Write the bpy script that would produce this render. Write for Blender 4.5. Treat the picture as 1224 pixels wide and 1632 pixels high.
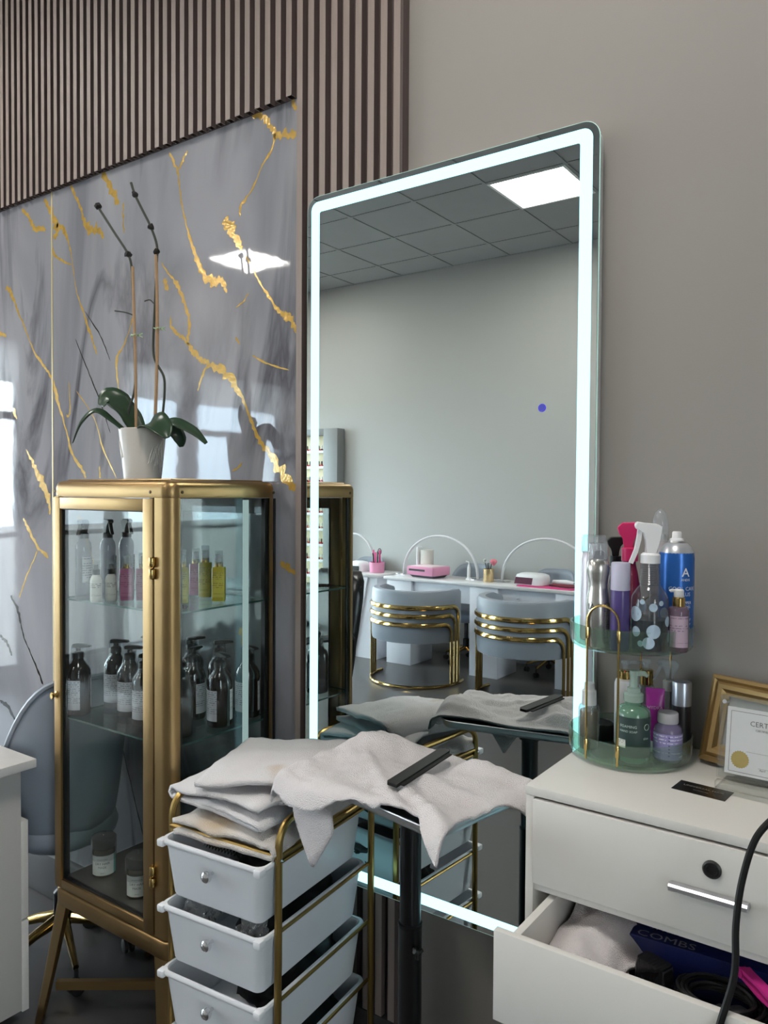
import bpy, bmesh, math, random
from mathutils import Vector, Matrix, noise
random.seed(7)
PI = math.pi
D2R = math.radians
for o in list(bpy.data.objects):
    bpy.data.objects.remove(o, do_unlink=True)
S = bpy.context.scene
COL = S.collection

# ------------------------------------------------------------------ camera
def camera():
    yaw, p, r = D2R(125.4), D2R(-1.45), D2R(.36)
    f = Vector((math.cos(p)*math.cos(yaw), math.cos(p)*math.sin(yaw), math.sin(p)))
    rt = Vector((math.sin(yaw), -math.cos(yaw), 0))
    up = rt.cross(f)
    r2 = rt*math.cos(r) + up*math.sin(r)
    u2 = -rt*math.sin(r) + up*math.cos(r)
    cd = bpy.data.cameras.new('camera')
    cd.sensor_fit = 'VERTICAL'; cd.sensor_height = 36.0
    cd.lens = 1240/1632*36.0
    cd.clip_start = .02
    co = bpy.data.objects.new('camera', cd); COL.objects.link(co)
    m = Matrix(((r2.x, u2.x, -f.x, 0), (r2.y, u2.y, -f.y, -1.72), (r2.z, u2.z, -f.z, 1.586), (0, 0, 0, 1)))
    co.matrix_world = m
    S.camera = co
camera()

# ------------------------------------------------------------------ world
SKY = 14.0
W = bpy.data.worlds.new('daylight'); S.world = W; W.use_nodes = True
wn = W.node_tree; wn.nodes.clear()
wo = wn.nodes.new('ShaderNodeOutputWorld'); wb = wn.nodes.new('ShaderNodeBackground')
wt = wn.nodes.new('ShaderNodeTexCoord'); wz = wn.nodes.new('ShaderNodeTexNoise'); wz.inputs['Scale'].default_value = 2.2; wz.inputs['Detail'].default_value = 5
wn.links.new(wt.outputs['Generated'], wz.inputs['Vector'])
wr_ = wn.nodes.new('ShaderNodeValToRGB'); we = wr_.color_ramp.elements
we[0].position = .42; we[0].color = (.66, .82, 1.0, 1); we[1].position = .66; we[1].color = (1.0, .98, .95, 1)
wb.inputs['Strength'].default_value = SKY
wn.links.new(wz.outputs['Fac'], wr_.inputs[0]); wn.links.new(wr_.outputs[0], wb.inputs[0]); wn.links.new(wb.outputs[0], wo.inputs[0])

# ------------------------------------------------------------------ view
S.view_settings.view_transform = 'Standard'
S.view_settings.look = 'None'
S.view_settings.exposure = 0.10
S.view_settings.gamma = 1.0
S.view_settings.use_curve_mapping = False
S.cycles.transparent_max_bounces = 40
S.cycles.max_bounces = 10
S.cycles.diffuse_bounces = 6
S.cycles.glossy_bounces = 5
S.cycles.sample_clamp_indirect = 8
S.cycles.caustics_reflective = False
S.cycles.caustics_refractive = False
PANEL_EMIT = 40.0
LED_EMIT = 2.1

# ------------------------------------------------------------------ materials
MATS = {}
def lin(c):
    out = []
    for v in c:
        v = v/255.0
        out.append(v/12.92 if v <= .04045 else ((v+.055)/1.055)**2.4)
    return (*out, 1.0)
def nodemat(name):
    m = bpy.data.materials.new(name); m.use_nodes = True
    nt = m.node_tree
    return m, nt, nt.nodes['Principled BSDF']
def M(name, rgb=None, rough=.5, metal=0.0, var=.06, vscale=8.0, bump=0.0, bscale=60.0, coat=0.0, emit=0.0, trans=0.0, sheen=0.0, spec=None, ior=None, stretch=None):
    """procedural material: noise-varied colour, optional noise relief"""
    if name in MATS: return MATS[name]
    m, nt, b = nodemat(name)
    L = nt.links
    tc = nt.nodes.new('ShaderNodeTexCoord')
    src = tc.outputs['Object']
    if stretch:
        mp = nt.nodes.new('ShaderNodeMapping'); mp.inputs['Scale'].default_value = stretch
        L.new(src, mp.inputs[0]); src = mp.outputs[0]
    nz = nt.nodes.new('ShaderNodeTexNoise'); nz.inputs['Scale'].default_value = vscale; nz.inputs['Detail'].default_value = 4
    L.new(src, nz.inputs['Vector'])
    mx = nt.nodes.new('ShaderNodeMix'); mx.data_type = 'RGBA'
    c = lin(rgb)
    mx.inputs['A'].default_value = tuple(max(0, v*(1-var)) for v in c[:3]) + (1,)
    mx.inputs['B'].default_value = tuple(min(1, v*(1+var)) for v in c[:3]) + (1,)
    L.new(nz.outputs['Fac'], mx.inputs['Factor'])
    L.new(mx.outputs['Result'], b.inputs['Base Color'])
    b.inputs['Roughness'].default_value = rough
    b.inputs['Metallic'].default_value = metal
    if coat: b.inputs['Coat Weight'].default_value = coat; b.inputs['Coat Roughness'].default_value = .04
    if sheen: b.inputs['Sheen Weight'].default_value = sheen; b.inputs['Sheen Roughness'].default_value = .6
    if spec is not None: b.inputs['Specular IOR Level'].default_value = spec
    if trans: b.inputs['Transmission Weight'].default_value = trans
    if ior: b.inputs['IOR'].default_value = ior
    if emit:
        L.new(mx.outputs['Result'], b.inputs['Emission Color']); b.inputs['Emission Strength'].default_value = emit
    if bump:
        n2 = nt.nodes.new('ShaderNodeTexNoise'); n2.inputs['Scale'].default_value = bscale; n2.inputs['Detail'].default_value = 3
        L.new(src, n2.inputs['Vector'])
        bp = nt.nodes.new('ShaderNodeBump'); bp.inputs['Strength'].default_value = bump; bp.inputs['Distance'].default_value = .004
        L.new(n2.outputs['Fac'], bp.inputs['Height']); L.new(bp.outputs[0], b.inputs['Normal'])
    MATS[name] = m
    return m
def GLASS(name, tint=(240, 248, 246), refl=1.0, rough=.02, ior=1.45, body=0.0, bodyrgb=(255, 255, 255)):
    """thin clear sheet: fresnel mirror over tinted see-through, plus a little diffuse body"""
    if name in MATS: return MATS[name]
    m = bpy.data.materials.new(name); m.use_nodes = True; nt = m.node_tree; nt.nodes.clear(); L = nt.links
    out = nt.nodes.new('ShaderNodeOutputMaterial')
    tr = nt.nodes.new('ShaderNodeBsdfTransparent')
    tc = nt.nodes.new('ShaderNodeTexCoord'); nz = nt.nodes.new('ShaderNodeTexNoise'); nz.inputs['Scale'].default_value = 3
    L.new(tc.outputs['Object'], nz.inputs['Vector'])
    mx = nt.nodes.new('ShaderNodeMix'); mx.data_type = 'RGBA'; c = lin(tint)
    mx.inputs['A'].default_value = c; mx.inputs['B'].default_value = tuple(v*.97 for v in c[:3])+(1,)
    L.new(nz.outputs['Fac'], mx.inputs['Factor']); L.new(mx.outputs['Result'], tr.inputs['Color'])
    gl = nt.nodes.new('ShaderNodeBsdfGlossy'); gl.inputs['Roughness'].default_value = rough
    lw = nt.nodes.new('ShaderNodeLayerWeight'); lw.inputs['Blend'].default_value = .5
    pw = nt.nodes.new('ShaderNodeMath'); pw.operation = 'POWER'; pw.inputs[1].default_value = 5.0; L.new(lw.outputs['Facing'], pw.inputs[0])
    f0 = ((ior-1)/(ior+1))**2
    sc_ = nt.nodes.new('ShaderNodeMath'); sc_.operation = 'MULTIPLY_ADD'; sc_.inputs[1].default_value = (1-f0)*.8; sc_.inputs[2].default_value = f0; L.new(pw.outputs[0], sc_.inputs[0])
    mul = nt.nodes.new('ShaderNodeMath'); mul.operation = 'MULTIPLY'; mul.inputs[1].default_value = refl; mul.use_clamp = True
    L.new(sc_.outputs[0], mul.inputs[0])
    mix = nt.nodes.new('ShaderNodeMixShader'); L.new(mul.outputs[0], mix.inputs[0])
    last = tr.outputs[0]
    if body:
        df = nt.nodes.new('ShaderNodeBsdfDiffuse'); df.inputs['Color'].default_value = lin(bodyrgb)
        mb = nt.nodes.new('ShaderNodeMixShader'); mb.inputs[0].default_value = body
        L.new(tr.outputs[0], mb.inputs[1]); L.new(df.outputs[0], mb.inputs[2]); last = mb.outputs[0]
    L.new(last, mix.inputs[1]); L.new(gl.outputs[0], mix.inputs[2]); L.new(mix.outputs[0], out.inputs[0])
    MATS[name] = m
    return m
def EMIT(name, rgb, s):
    if name in MATS: return MATS[name]
    m = bpy.data.materials.new(name); m.use_nodes = True; nt = m.node_tree; nt.nodes.clear()
    out = nt.nodes.new('ShaderNodeOutputMaterial'); e = nt.nodes.new('ShaderNodeEmission')
    e.inputs['Color'].default_value = lin(rgb); e.inputs['Strength'].default_value = s
    nt.links.new(e.outputs[0], out.inputs[0]); MATS[name] = m
    return m

wall_paint = M('wall_paint', (147, 142, 138), .75, var=.02, vscale=1.5, bump=.05, bscale=250)
back_paint = M('back_paint', (180, 180, 177), .75, var=.02, vscale=1.5, bump=.05, bscale=250)
slat_face = M('slat_face', (142, 128, 122), .55, var=.12, vscale=30, stretch=(6, 6, .25), bump=.1, bscale=80)
slat_dark = M('slat_dark', (84, 72, 70), .6, var=.15, vscale=30, stretch=(6, 6, .3))
gold = M('gold', (160, 133, 92), .38, 1.0, var=.16, vscale=9, bump=.03, bscale=12)
gold_b = M('gold_bright', (200, 170, 108), .14, 1.0, var=.05, vscale=9)
gold_r = M('gold_rod', (156, 130, 78), .34, 1.0, var=.06, vscale=9)
chrome = M('chrome', (225, 225, 228), .12, 1.0, var=.03)
steel = M('steel', (205, 206, 208), .30, 1.0, var=.05)
white_lam = M('white_laminate', (208, 205, 200), .38, var=.02, vscale=4)
white_pl = M('white_plastic', (214, 217, 224), .35, var=.02)
black_pl = M('black_plastic', (14, 14, 15), .42, var=.1)
black_mt = M('black_metal', (12, 13, 17), .3, .2, var=.1)
black_soft = M('black_soft', (14, 14, 16), .7, var=.2, bump=.3, bscale=150)
rubber = M('rubber', (20, 20, 22), .6, var=.1)
white_cap = M('white_cap', (232, 232, 234), .35, var=.02)
glass = GLASS('clear_glass', (247, 250, 249), .62)
glass_sh = GLASS('shelf_glass', (238, 246, 243), .7)
glass_edge = M('glass_edge', (52, 84, 78), .15, var=.05)
clear_pl = GLASS('clear_plastic', (225, 230, 233), 1.2, .05, body=.10, bodyrgb=(230, 235, 240))
clear_cap = GLASS('clear_cap', (235, 238, 240), 1.3, .05, body=.16, bodyrgb=(240, 244, 248))
acrylic = GLASS('acrylic', (251, 252, 251), 1.1, .02, body=.015)
acrylic_g = GLASS('green_acrylic', (232, 243, 235), 1.5, .05, body=.055, bodyrgb=(200, 228, 212))

# ------------------------------------------------------------------ mesh helpers
def B(): return bmesh.new()
def obj(name, bm, mat=None, parent=None, sharp=35, smooth=True):
    me = bpy.data.meshes.new(name)
    bmesh.ops.recalc_face_normals(bm, faces=bm.faces)
    bm.to_mesh(me); bm.free()
    if smooth and len(me.polygons):
        me.polygons.foreach_set('use_smooth', [True]*len(me.polygons))
        me.set_sharp_from_angle(angle=D2R(sharp))
    if mat: 
        for mm in (mat if isinstance(mat, (list, tuple)) else [mat]): me.materials.append(mm)
    o = bpy.data.objects.new(name, me); COL.objects.link(o)
    if parent: o.parent = parent
    return o
def empty(name, loc=(0, 0, 0), rz=0.0):
    o = bpy.data.objects.new(name, None); COL.objects.link(o)
    o.location = loc; o.rotation_euler = (0, 0, rz); o.empty_display_size = .05
    return o
def tag(o, label, cat, group=None, kind=None):
    o['label'] = label; o['category'] = cat
    if group: o['group'] = group
    if kind: o['kind'] = kind
    return o
def thing(name, label, cat, loc=(0, 0, 0), rz=0.0, group=None):
    return tag(empty(name, loc, rz), label, cat, group)
def struct(o, label, cat=None):
    o['kind'] = 'structure'; o['label'] = label
    o['category'] = cat or o.name.split('.')[0].split('_')[0]
    return o
def dup(root, loc=None, rz=None, label=None):
    r = root.copy(); COL.objects.link(r)
    if loc is not None: r.location = loc
    if rz is not None: r.rotation_euler = (0, 0, rz)
    if label: r['label'] = label
    for ch in list(root.children):
        c = ch.copy(); COL.objects.link(c); c.parent = r
        for g in list(ch.children):
            d = g.copy(); COL.objects.link(d); d.parent = c
    return r
def box(bm, x0, x1, y0, y1, z0, z1, bev=0.0, seg=2, mat=None):
    vs = [bm.verts.new(p) for p in ((x0, y0, z0), (x1, y0, z0), (x1, y1, z0), (x0, y1, z0), (x0, y0, z1), (x1, y0, z1), (x1, y1, z1), (x0, y1, z1))]
    fs = [bm.faces.new([vs[i] for i in f]) for f in ((3, 2, 1, 0), (4, 5, 6, 7), (0, 1, 5, 4), (1, 2, 6, 5), (2, 3, 7, 6), (3, 0, 4, 7))]
    if mat is not None:
        for f in fs: f.material_index = mat
    if bev:
        es = list({e for f in fs for e in f.edges})
        bmesh.ops.bevel(bm, geom=es, offset=bev, segments=seg, affect='EDGES', profile=.5)
    return fs
def lathe(bm, prof, c=(0, 0, 0), seg=24, sx=1.0, sy=1.0, cap=True, twist=None):
    rings = []
    for r, z in prof:
        if r < 1e-6: rings.append([bm.verts.new((c[0], c[1], c[2]+z))])
        else: rings.append([bm.verts.new((c[0]+r*sx*math.cos(2*PI*i/seg), c[1]+r*sy*math.sin(2*PI*i/seg), c[2]+z)) for i in range(seg)])
    for a, b in zip(rings, rings[1:]):
        if len(a) == 1 and len(b) == 1: continue
        for i in range(seg):
            j = (i+1) % seg
            if len(a) == 1: bm.faces.new((a[0], b[j], b[i]))
            elif len(b) == 1: bm.faces.new((a[i], a[j], b[0]))
            else: bm.faces.new((a[i], a[j], b[j], b[i]))
    if cap:
        if len(rings[0]) > 1: bm.faces.new(list(reversed(rings[0])))
        if len(rings[-1]) > 1: bm.faces.new(rings[-1])
def tube(bm, pts, r, seg=8, closed=False, cap=True, flat=None):
    """sweep a circle (or ellipse: flat=(a,b)) along points; r a number or a list"""
    P = [Vector(p) for p in pts]; n = len(P)
    rs = r if isinstance(r, (list, tuple)) else [r]*n
    T = []
    for i in range(n):
        if closed: t = P[(i+1) % n]-P[i-1]
        else: t = P[min(i+1, n-1)]-P[max(i-1, 0)]
        T.append(t.normalized())
    ref = Vector((0, 0, 1)) if abs(T[0].z) < .9 else Vector((1, 0, 0))
    u = (ref - T[0]*ref.dot(T[0])).normalized()
    rings = []
    for i in range(n):
        u = (u - T[i]*u.dot(T[i])).normalized(); v = T[i].cross(u)
        a, b = flat if flat else (1, 1)
        rings.append([bm.verts.new(P[i] + u*(rs[i]*a*math.cos(2*PI*k/seg)) + v*(rs[i]*b*math.sin(2*PI*k/seg))) for k in range(seg)])
    m = n if closed else n-1
    for i in range(m):
        a, b = rings[i], rings[(i+1) % n]
        for k in range(seg):
            bm.faces.new((a[k], a[(k+1) % seg], b[(k+1) % seg], b[k]))
    if cap and not closed:
        bm.faces.new(list(reversed(rings[0]))); bm.faces.new(rings[-1])
def smooth_path(pts, n=8, closed=False):
    P = [Vector(p) for p in pts]; out = []; k = len(P)
    rng = range(k if closed else k-1)
    for i in rng:
        if closed: p0, p1, p2, p3 = P[i-1], P[i], P[(i+1) % k], P[(i+2) % k]
        else: p0, p1, p2, p3 = P[max(i-1, 0)], P[i], P[i+1], P[min(i+2, k-1)]
        for j in range(n):
            t = j/n
            out.append(.5*((2*p1)+(p2-p0)*t+(2*p0-5*p1+4*p2-p3)*t*t+(3*p1-p0-3*p2+p3)*t**3))
    if not closed: out.append(P[-1])
    return out
def rrect(w, h, r, n=5):
    out = []
    for cx, cy, a in ((w/2-r, h/2-r, 0), (-w/2+r, h/2-r, 90), (-w/2+r, -h/2+r, 180), (w/2-r, -h/2+r, 270)):
        for i in range(n+1):
            t = D2R(a+90*i/n); out.append((cx+r*math.cos(t), cy+r*math.sin(t)))
    return out
def loft(bm, rings, cap0=True, cap1=True, closed=True):
    """rings: lists of equal length of 3-D points"""
    R = [[bm.verts.new(p) for p in ring] for ring in rings]
    n = len(R[0])
    for a, b in zip(R, R[1:]):
        for k in range(n if closed else n-1):
            bm.faces.new((a[k], a[(k+1) % n], b[(k+1) % n], b[k]))
    if cap0: bm.faces.new(list(reversed(R[0])))
    if cap1: bm.faces.new(R[-1])
    return R
def prism(bm, poly, d, mp):
    """poly (2-D) extruded by d, mp(a,b,t)->3-D"""
    loft(bm, [[mp(a, b, 0) for a, b in poly], [mp(a, b, d) for a, b in poly]])
def gridsurf(bm, nu, nv, fn):
    g = [[bm.verts.new(fn(i/(nu-1), j/(nv-1))) for j in range(nv)] for i in range(nu)]
    for i in range(nu-1):
        for j in range(nv-1):
            bm.faces.new((g[i][j], g[i+1][j], g[i+1][j+1], g[i][j+1]))
    return g
def solidify(o, t, off=-1):
    m = o.modifiers.new('thick', 'SOLIDIFY'); m.thickness = t; m.offset = off
    return o
def text_bm(bm, s, size, mp, bold=False, align='CENTER'):
    """lettering as flat mesh; mp(u,v)->3-D"""
    cu = bpy.data.curves.new('t', 'FONT'); cu.body = s; cu.size = size; cu.align_x = align; cu.resolution_u = 2
    if bold: cu.offset = size*.008
    to = bpy.data.objects.new('t', cu); COL.objects.link(to)
    dg = bpy.context.evaluated_depsgraph_get()
    me = bpy.data.meshes.new_from_object(to.evaluated_get(dg))
    vs = [bm.verts.new(mp(v.co.x, v.co.y)) for v in me.vertices]
    for p in me.polygons:
        try: bm.faces.new([vs[i] for i in p.vertices])
        except ValueError: pass
    bpy.data.objects.remove(to, do_unlink=True); bpy.data.meshes.remove(me)
def smoothstep(a, b, x):
    t = max(0.0, min(1.0, (x-a)/(b-a))); return t*t*(3-2*t)

# ================================================================== SETTING
XL, XR, YB, ZC = -6.1, 2.5, -5.0, 3.80
floor_m = M('floor_vinyl', (74, 72, 72), .32, var=.08, vscale=1.2, bump=.04, bscale=40)
bm = B(); box(bm, XL-.2, XR+.2, YB-.2, .2, -.1, 0)
struct(obj('floor', bm, floor_m), 'smooth dark grey vinyl floor', 'floor')
bm = B(); box(bm, XL-.1, XR+.1, 0, .15, -.1, ZC+.2)
wall_back = struct(obj('wall_mirror_side', bm, wall_paint), 'plain warm grey painted wall behind the lit mirror', 'wall')
bm = B(); box(bm, XL-.1, XR+.1, YB-.15, YB, -.1, ZC+.2)
struct(obj('wall_opposite', bm, back_paint), 'pale grey painted wall behind the manicure tables', 'wall')
RW = (-3.50, -2.50)  # opening for an unseen window, added to light surfaces facing right
bm = B(); box(bm, XR, XR+.15, YB-.1, RW[0], -.1, ZC+.2); box(bm, XR, XR+.15, RW[1], .1, -.1, ZC+.2); box(bm, XR, XR+.15, RW[0], RW[1], -.1, .12); box(bm, XR, XR+.15, RW[0], RW[1], 2.82, ZC+.2)
struct(obj('wall_right', bm, wall_paint), 'grey painted wall with an added window opening at the right end', 'wall')
# left wall with shop windows
WIN = [(-1.79, -.30), (-3.47, -2.73), (-4.90, -3.62)]
WZ0, WZ1 = .12, 2.82
bm = B()
edges = [YB-.1] + [v for w in sorted(WIN) for v in w] + [.1]
for i in range(0, len(edges), 2): box(bm, XL-.15, XL, edges[i], edges[i+1], -.1, ZC+.2)
for a, b in WIN:
    box(bm, XL-.15, XL, a, b, -.1, WZ0); box(bm, XL-.15, XL, a, b, WZ1, ZC+.2)
struct(obj('wall_left', bm, wall_paint), 'grey painted shopfront wall with three tall windows', 'wall')
frame_m = M('window_frame', (150, 150, 152), .4, var=.03)
for i, (a, b) in enumerate(WIN):
    bm = B()
    for y0, y1, z0, z1 in ((a, a+.04, WZ0, WZ1), (b-.04, b, WZ0, WZ1), (a, b, WZ0, WZ0+.04), (a, b, WZ1-.04, WZ1), (a, b, 2.16, 2.22), (a, b, 1.2, 1.24)):
        box(bm, XL-.1, XL-.04, y0, y1, z0, z1, .004)
    w = struct(obj('window_%d' % (i+1), bm, frame_m), ('tall shop window nearest the marble wall', 'middle tall shop window with a grey frame', 'tall shop window nearest the polish rack')[i], 'window')
    for z0, z1 in ((WZ0+.04, 1.2), (1.24, 2.16), (2.22, WZ1-.04)):
        bm = B(); box(bm, XL-.075, XL-.069, a+.04, b-.04, z0, z1)
        obj('pane', bm, glass, w)
bm = B()
for y0, y1, z0, z1 in ((RW[0], RW[0]+.05, .12, 2.82), (RW[1]-.05, RW[1], .12, 2.82), (RW[0], RW[1], .12, .18), (RW[0], RW[1], 2.77, 2.82), (RW[0], RW[1], 2.16, 2.22), (-3.03, -2.97, .12, 2.82)): box(bm, XR+.04, XR+.10, y0, y1, z0, z1, .004)
w = struct(obj('window_4', bm, frame_m), 'added unseen window lighting the room from its right end', 'window')  # added out of view as a daylight source from the right
for y0, y1 in ((RW[0]+.05, -3.03), (-2.97, RW[1]-.05)):
    for z0, z1 in ((.18, 2.16), (2.22, 2.77)):
        bm = B(); box(bm, XR+.069, XR+.075, y0, y1, z0, z1); obj('pane', bm, glass, w)
# white pleated blinds gathered at the top of the left windows
def blind_mat():
    m = bpy.data.materials.new('blind_fabric'); m.use_nodes = True; nt = m.node_tree; nt.nodes.clear(); L = nt.links
    out = nt.nodes.new('ShaderNodeOutputMaterial'); d = nt.nodes.new('ShaderNodeBsdfDiffuse'); t = nt.nodes.new('ShaderNodeBsdfTranslucent'); mx = nt.nodes.new('ShaderNodeMixShader'); mx.inputs[0].default_value = .5
    nz = nt.nodes.new('ShaderNodeTexNoise'); nz.inputs['Scale'].default_value = 6; cr = nt.nodes.new('ShaderNodeValToRGB'); cr.color_ramp.elements[0].color = lin((225, 225, 225)); cr.color_ramp.elements[1].color = lin((240, 240, 240))
    L.new(nz.outputs['Fac'], cr.inputs[0]); L.new(cr.outputs[0], d.inputs[0]); L.new(cr.outputs[0], t.inputs[0]); L.new(d.outputs[0], mx.inputs[1]); L.new(t.outputs[0], mx.inputs[2]); L.new(mx.outputs[0], out.inputs[0])
    return m
bl_m = blind_mat()
for i, (a, b) in enumerate(WIN):
    bm = B(); gridsurf(bm, 2, 25, lambda u, v: (XL-.030+(.012 if int(round(v*24)) % 2 else -.0), a+.01+(b-a-.02)*u, 2.46+.35*v))
    o = tag(obj('pleated_blind', bm, bl_m, smooth=False), ('white pleated blind in the shop window nearest the marble wall', 'white pleated blind in the middle shop window', 'white pleated blind in the shop window nearest the polish rack')[i], 'blind', 'pleated window blinds')
# outside: pavement
bm = B(); box(bm, XL-30, XL-.15, -35, 20, -.35, -.15); box(bm, XL-.15, XR+30, -35, YB-.15, -.35, -.15); box(bm, XR+.15, XR+30, YB-.15, 20, -.35, -.15)
struct(obj('ground', bm, M('pavement', (150, 148, 144), .8, var=.1, vscale=2)), 'pale pavement outside the shop windows', 'ground')

# baseboards
bb_m = M('baseboard_dark', (58, 56, 57), .35, var=.06)
bm = B(); box(bm, XL, XR, -.034, -.003, 0, .165, .003)
struct(obj('baseboard_mirror_side', bm, bb_m), 'dark grey baseboard along the mirror wall', 'baseboard')
bm = B(); box(bm, XL, XR, YB, YB+.012, 0, .10, .003)
struct(obj('baseboard_opposite', bm, M('baseboard_grey', (120, 121, 120), .5)), 'grey baseboard along the wall behind the manicure tables', 'baseboard')

# ---- ceiling: grid of lay-in tiles
tile_m = M('ceiling_tile', (158, 159, 159), .85, var=.03, vscale=6, bump=.15, bscale=180)
tbar_m = M('ceiling_tbar', (150, 152, 152), .6, var=.03)
T = .61
xs = [XL] + [v for v in (-2.69+T*k for k in range(-5, 9)) if XL+.02 < v < XR-.02] + [XR]
ys = [YB] + [v for v in (-3.37+T*k for k in range(-2, 6)) if YB+.02 < v < -.02] + [0]
LIGHTS = [(-2.69, -3.98), (-5.74, -3.98), (-.86, -1.54), (-3.91, -1.54)]  # last two panels are out of view, added and placed for their light
bm = B(); box(bm, XL, XR, YB, 0, ZC+.06, ZC+.2)
ceil = struct(obj('ceiling', bm, tile_m), 'suspended ceiling of square grey tiles', 'ceiling')
bm = B()
for x in xs: box(bm, x-.012, x+.012, YB, 0, ZC, ZC+.02)
for y in ys: box(bm, XL, XR, y-.012, y+.012, ZC+.0005, ZC+.02)
obj('ceiling_grid', bm, tbar_m, ceil)
tile_me = {}
panel_m = EMIT('light_panel', (255, 250, 242), PANEL_EMIT)
rim_m = M('panel_rim', (235, 235, 235), .4)
LL = ['ceiling light panel shown in the upper right of the lit mirror', 'ceiling light panel reflected in the glossy marble near the orchid', 'added unseen ceiling light panel overhead in front of the mirror', 'added unseen ceiling light panel overhead in front of the marble wall']
for i in range(len(xs)-1):
    for j in range(len(ys)-1):
        x0, x1, y0, y1 = xs[i], xs[i+1], ys[j], ys[j+1]
        li = [k for k, (a, b) in enumerate(LIGHTS) if abs(a-x0) < .05 and abs(b-y0) < .05]
        if li:
            t = thing('ceiling_light', LL[li[0]], 'ceiling light', (x0, y0, ZC), 0, 'square ceiling light panels')
            bm = B()
            w, h = x1-x0, y1-y0
            for a in ((.01, .03, .01, h-.01), (w-.03, w-.01, .01, h-.01), (.03, w-.03, .01, .03), (.03, w-.03, h-.03, h-.01)): box(bm, a[0], a[1], a[2], a[3], -.004, .03)
            obj('frame', bm, rim_m, t)
            bm = B(); box(bm, .03, w-.03, .03, h-.03, .002, .012); obj('diffuser', bm, panel_m, t)
            continue
        key = (round(x1-x0, 3), round(y1-y0, 3))
        if key not in tile_me:
            bm = B(); box(bm, .006, x1-x0-.006, .006, y1-y0-.006, .006, .02, .002, 1)
            o = obj('tile', bm, tile_m, ceil); tile_me[key] = o.data
        else:
            o = bpy.data.objects.new('tile', tile_me[key]); COL.objects.link(o); o.parent = ceil
        o.location = (x0, y0, ZC)

# ---- fluted panelling and marble on the mirror wall
PITCH, SX0 = .0421, -1.516
MTOP, MR = 2.728, -1.520
bm = B(); box(bm, XL, MR, -.009, -.001, MTOP, ZC-.001); box(bm, MR, -1.152, -.009, -.001, .165, ZC-.001); box(bm, -1.157, -1.150, -.03, -.001, .165, ZC-.001)
slat_wall = struct(obj('trim_fluted_panelling', bm, slat_dark), 'brown fluted wall panelling with dark grooves', 'panelling')
def slat_mesh(z0, z1):
    bm = B()
    fs = box(bm, 0, .0212, -.030, -.008, z0, z1)
    for i, f in enumerate(fs): f.material_index = 0 if i == 2 else 1
    o = obj('slat', bm, [slat_face, slat_dark], slat_wall, smooth=False)
    return o
s_long = slat_mesh(.165, ZC-.001); s_long.location.x = SX0
for k in range(1, 9):
    o = s_long.copy(); COL.objects.link(o); o.location.x = SX0+PITCH*k
# short slats are hollow: shell with an open square end over the marble
bm = B()
for x0, x1, y0, y1 in ((0, .0212, -.030, -.0275), (0, .0025, -.0275, -.008), (.0187, .0212, -.0275, -.008)):
    fs = box(bm, x0, x1, y0, y1, MTOP, ZC-.001)
    for i, f in enumerate(fs): f.material_index = 0 if (i == 2 or i == 0) else 1
s_short = obj('slat', bm, [slat_face, slat_dark], slat_wall, smooth=False)
nk = int((SX0-XL)/PITCH)
s_short.location.x = SX0-PITCH
for k in range(2, nk+1):
    o = s_short.copy(); COL.objects.link(o); o.location.x = SX0-PITCH*k

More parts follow.
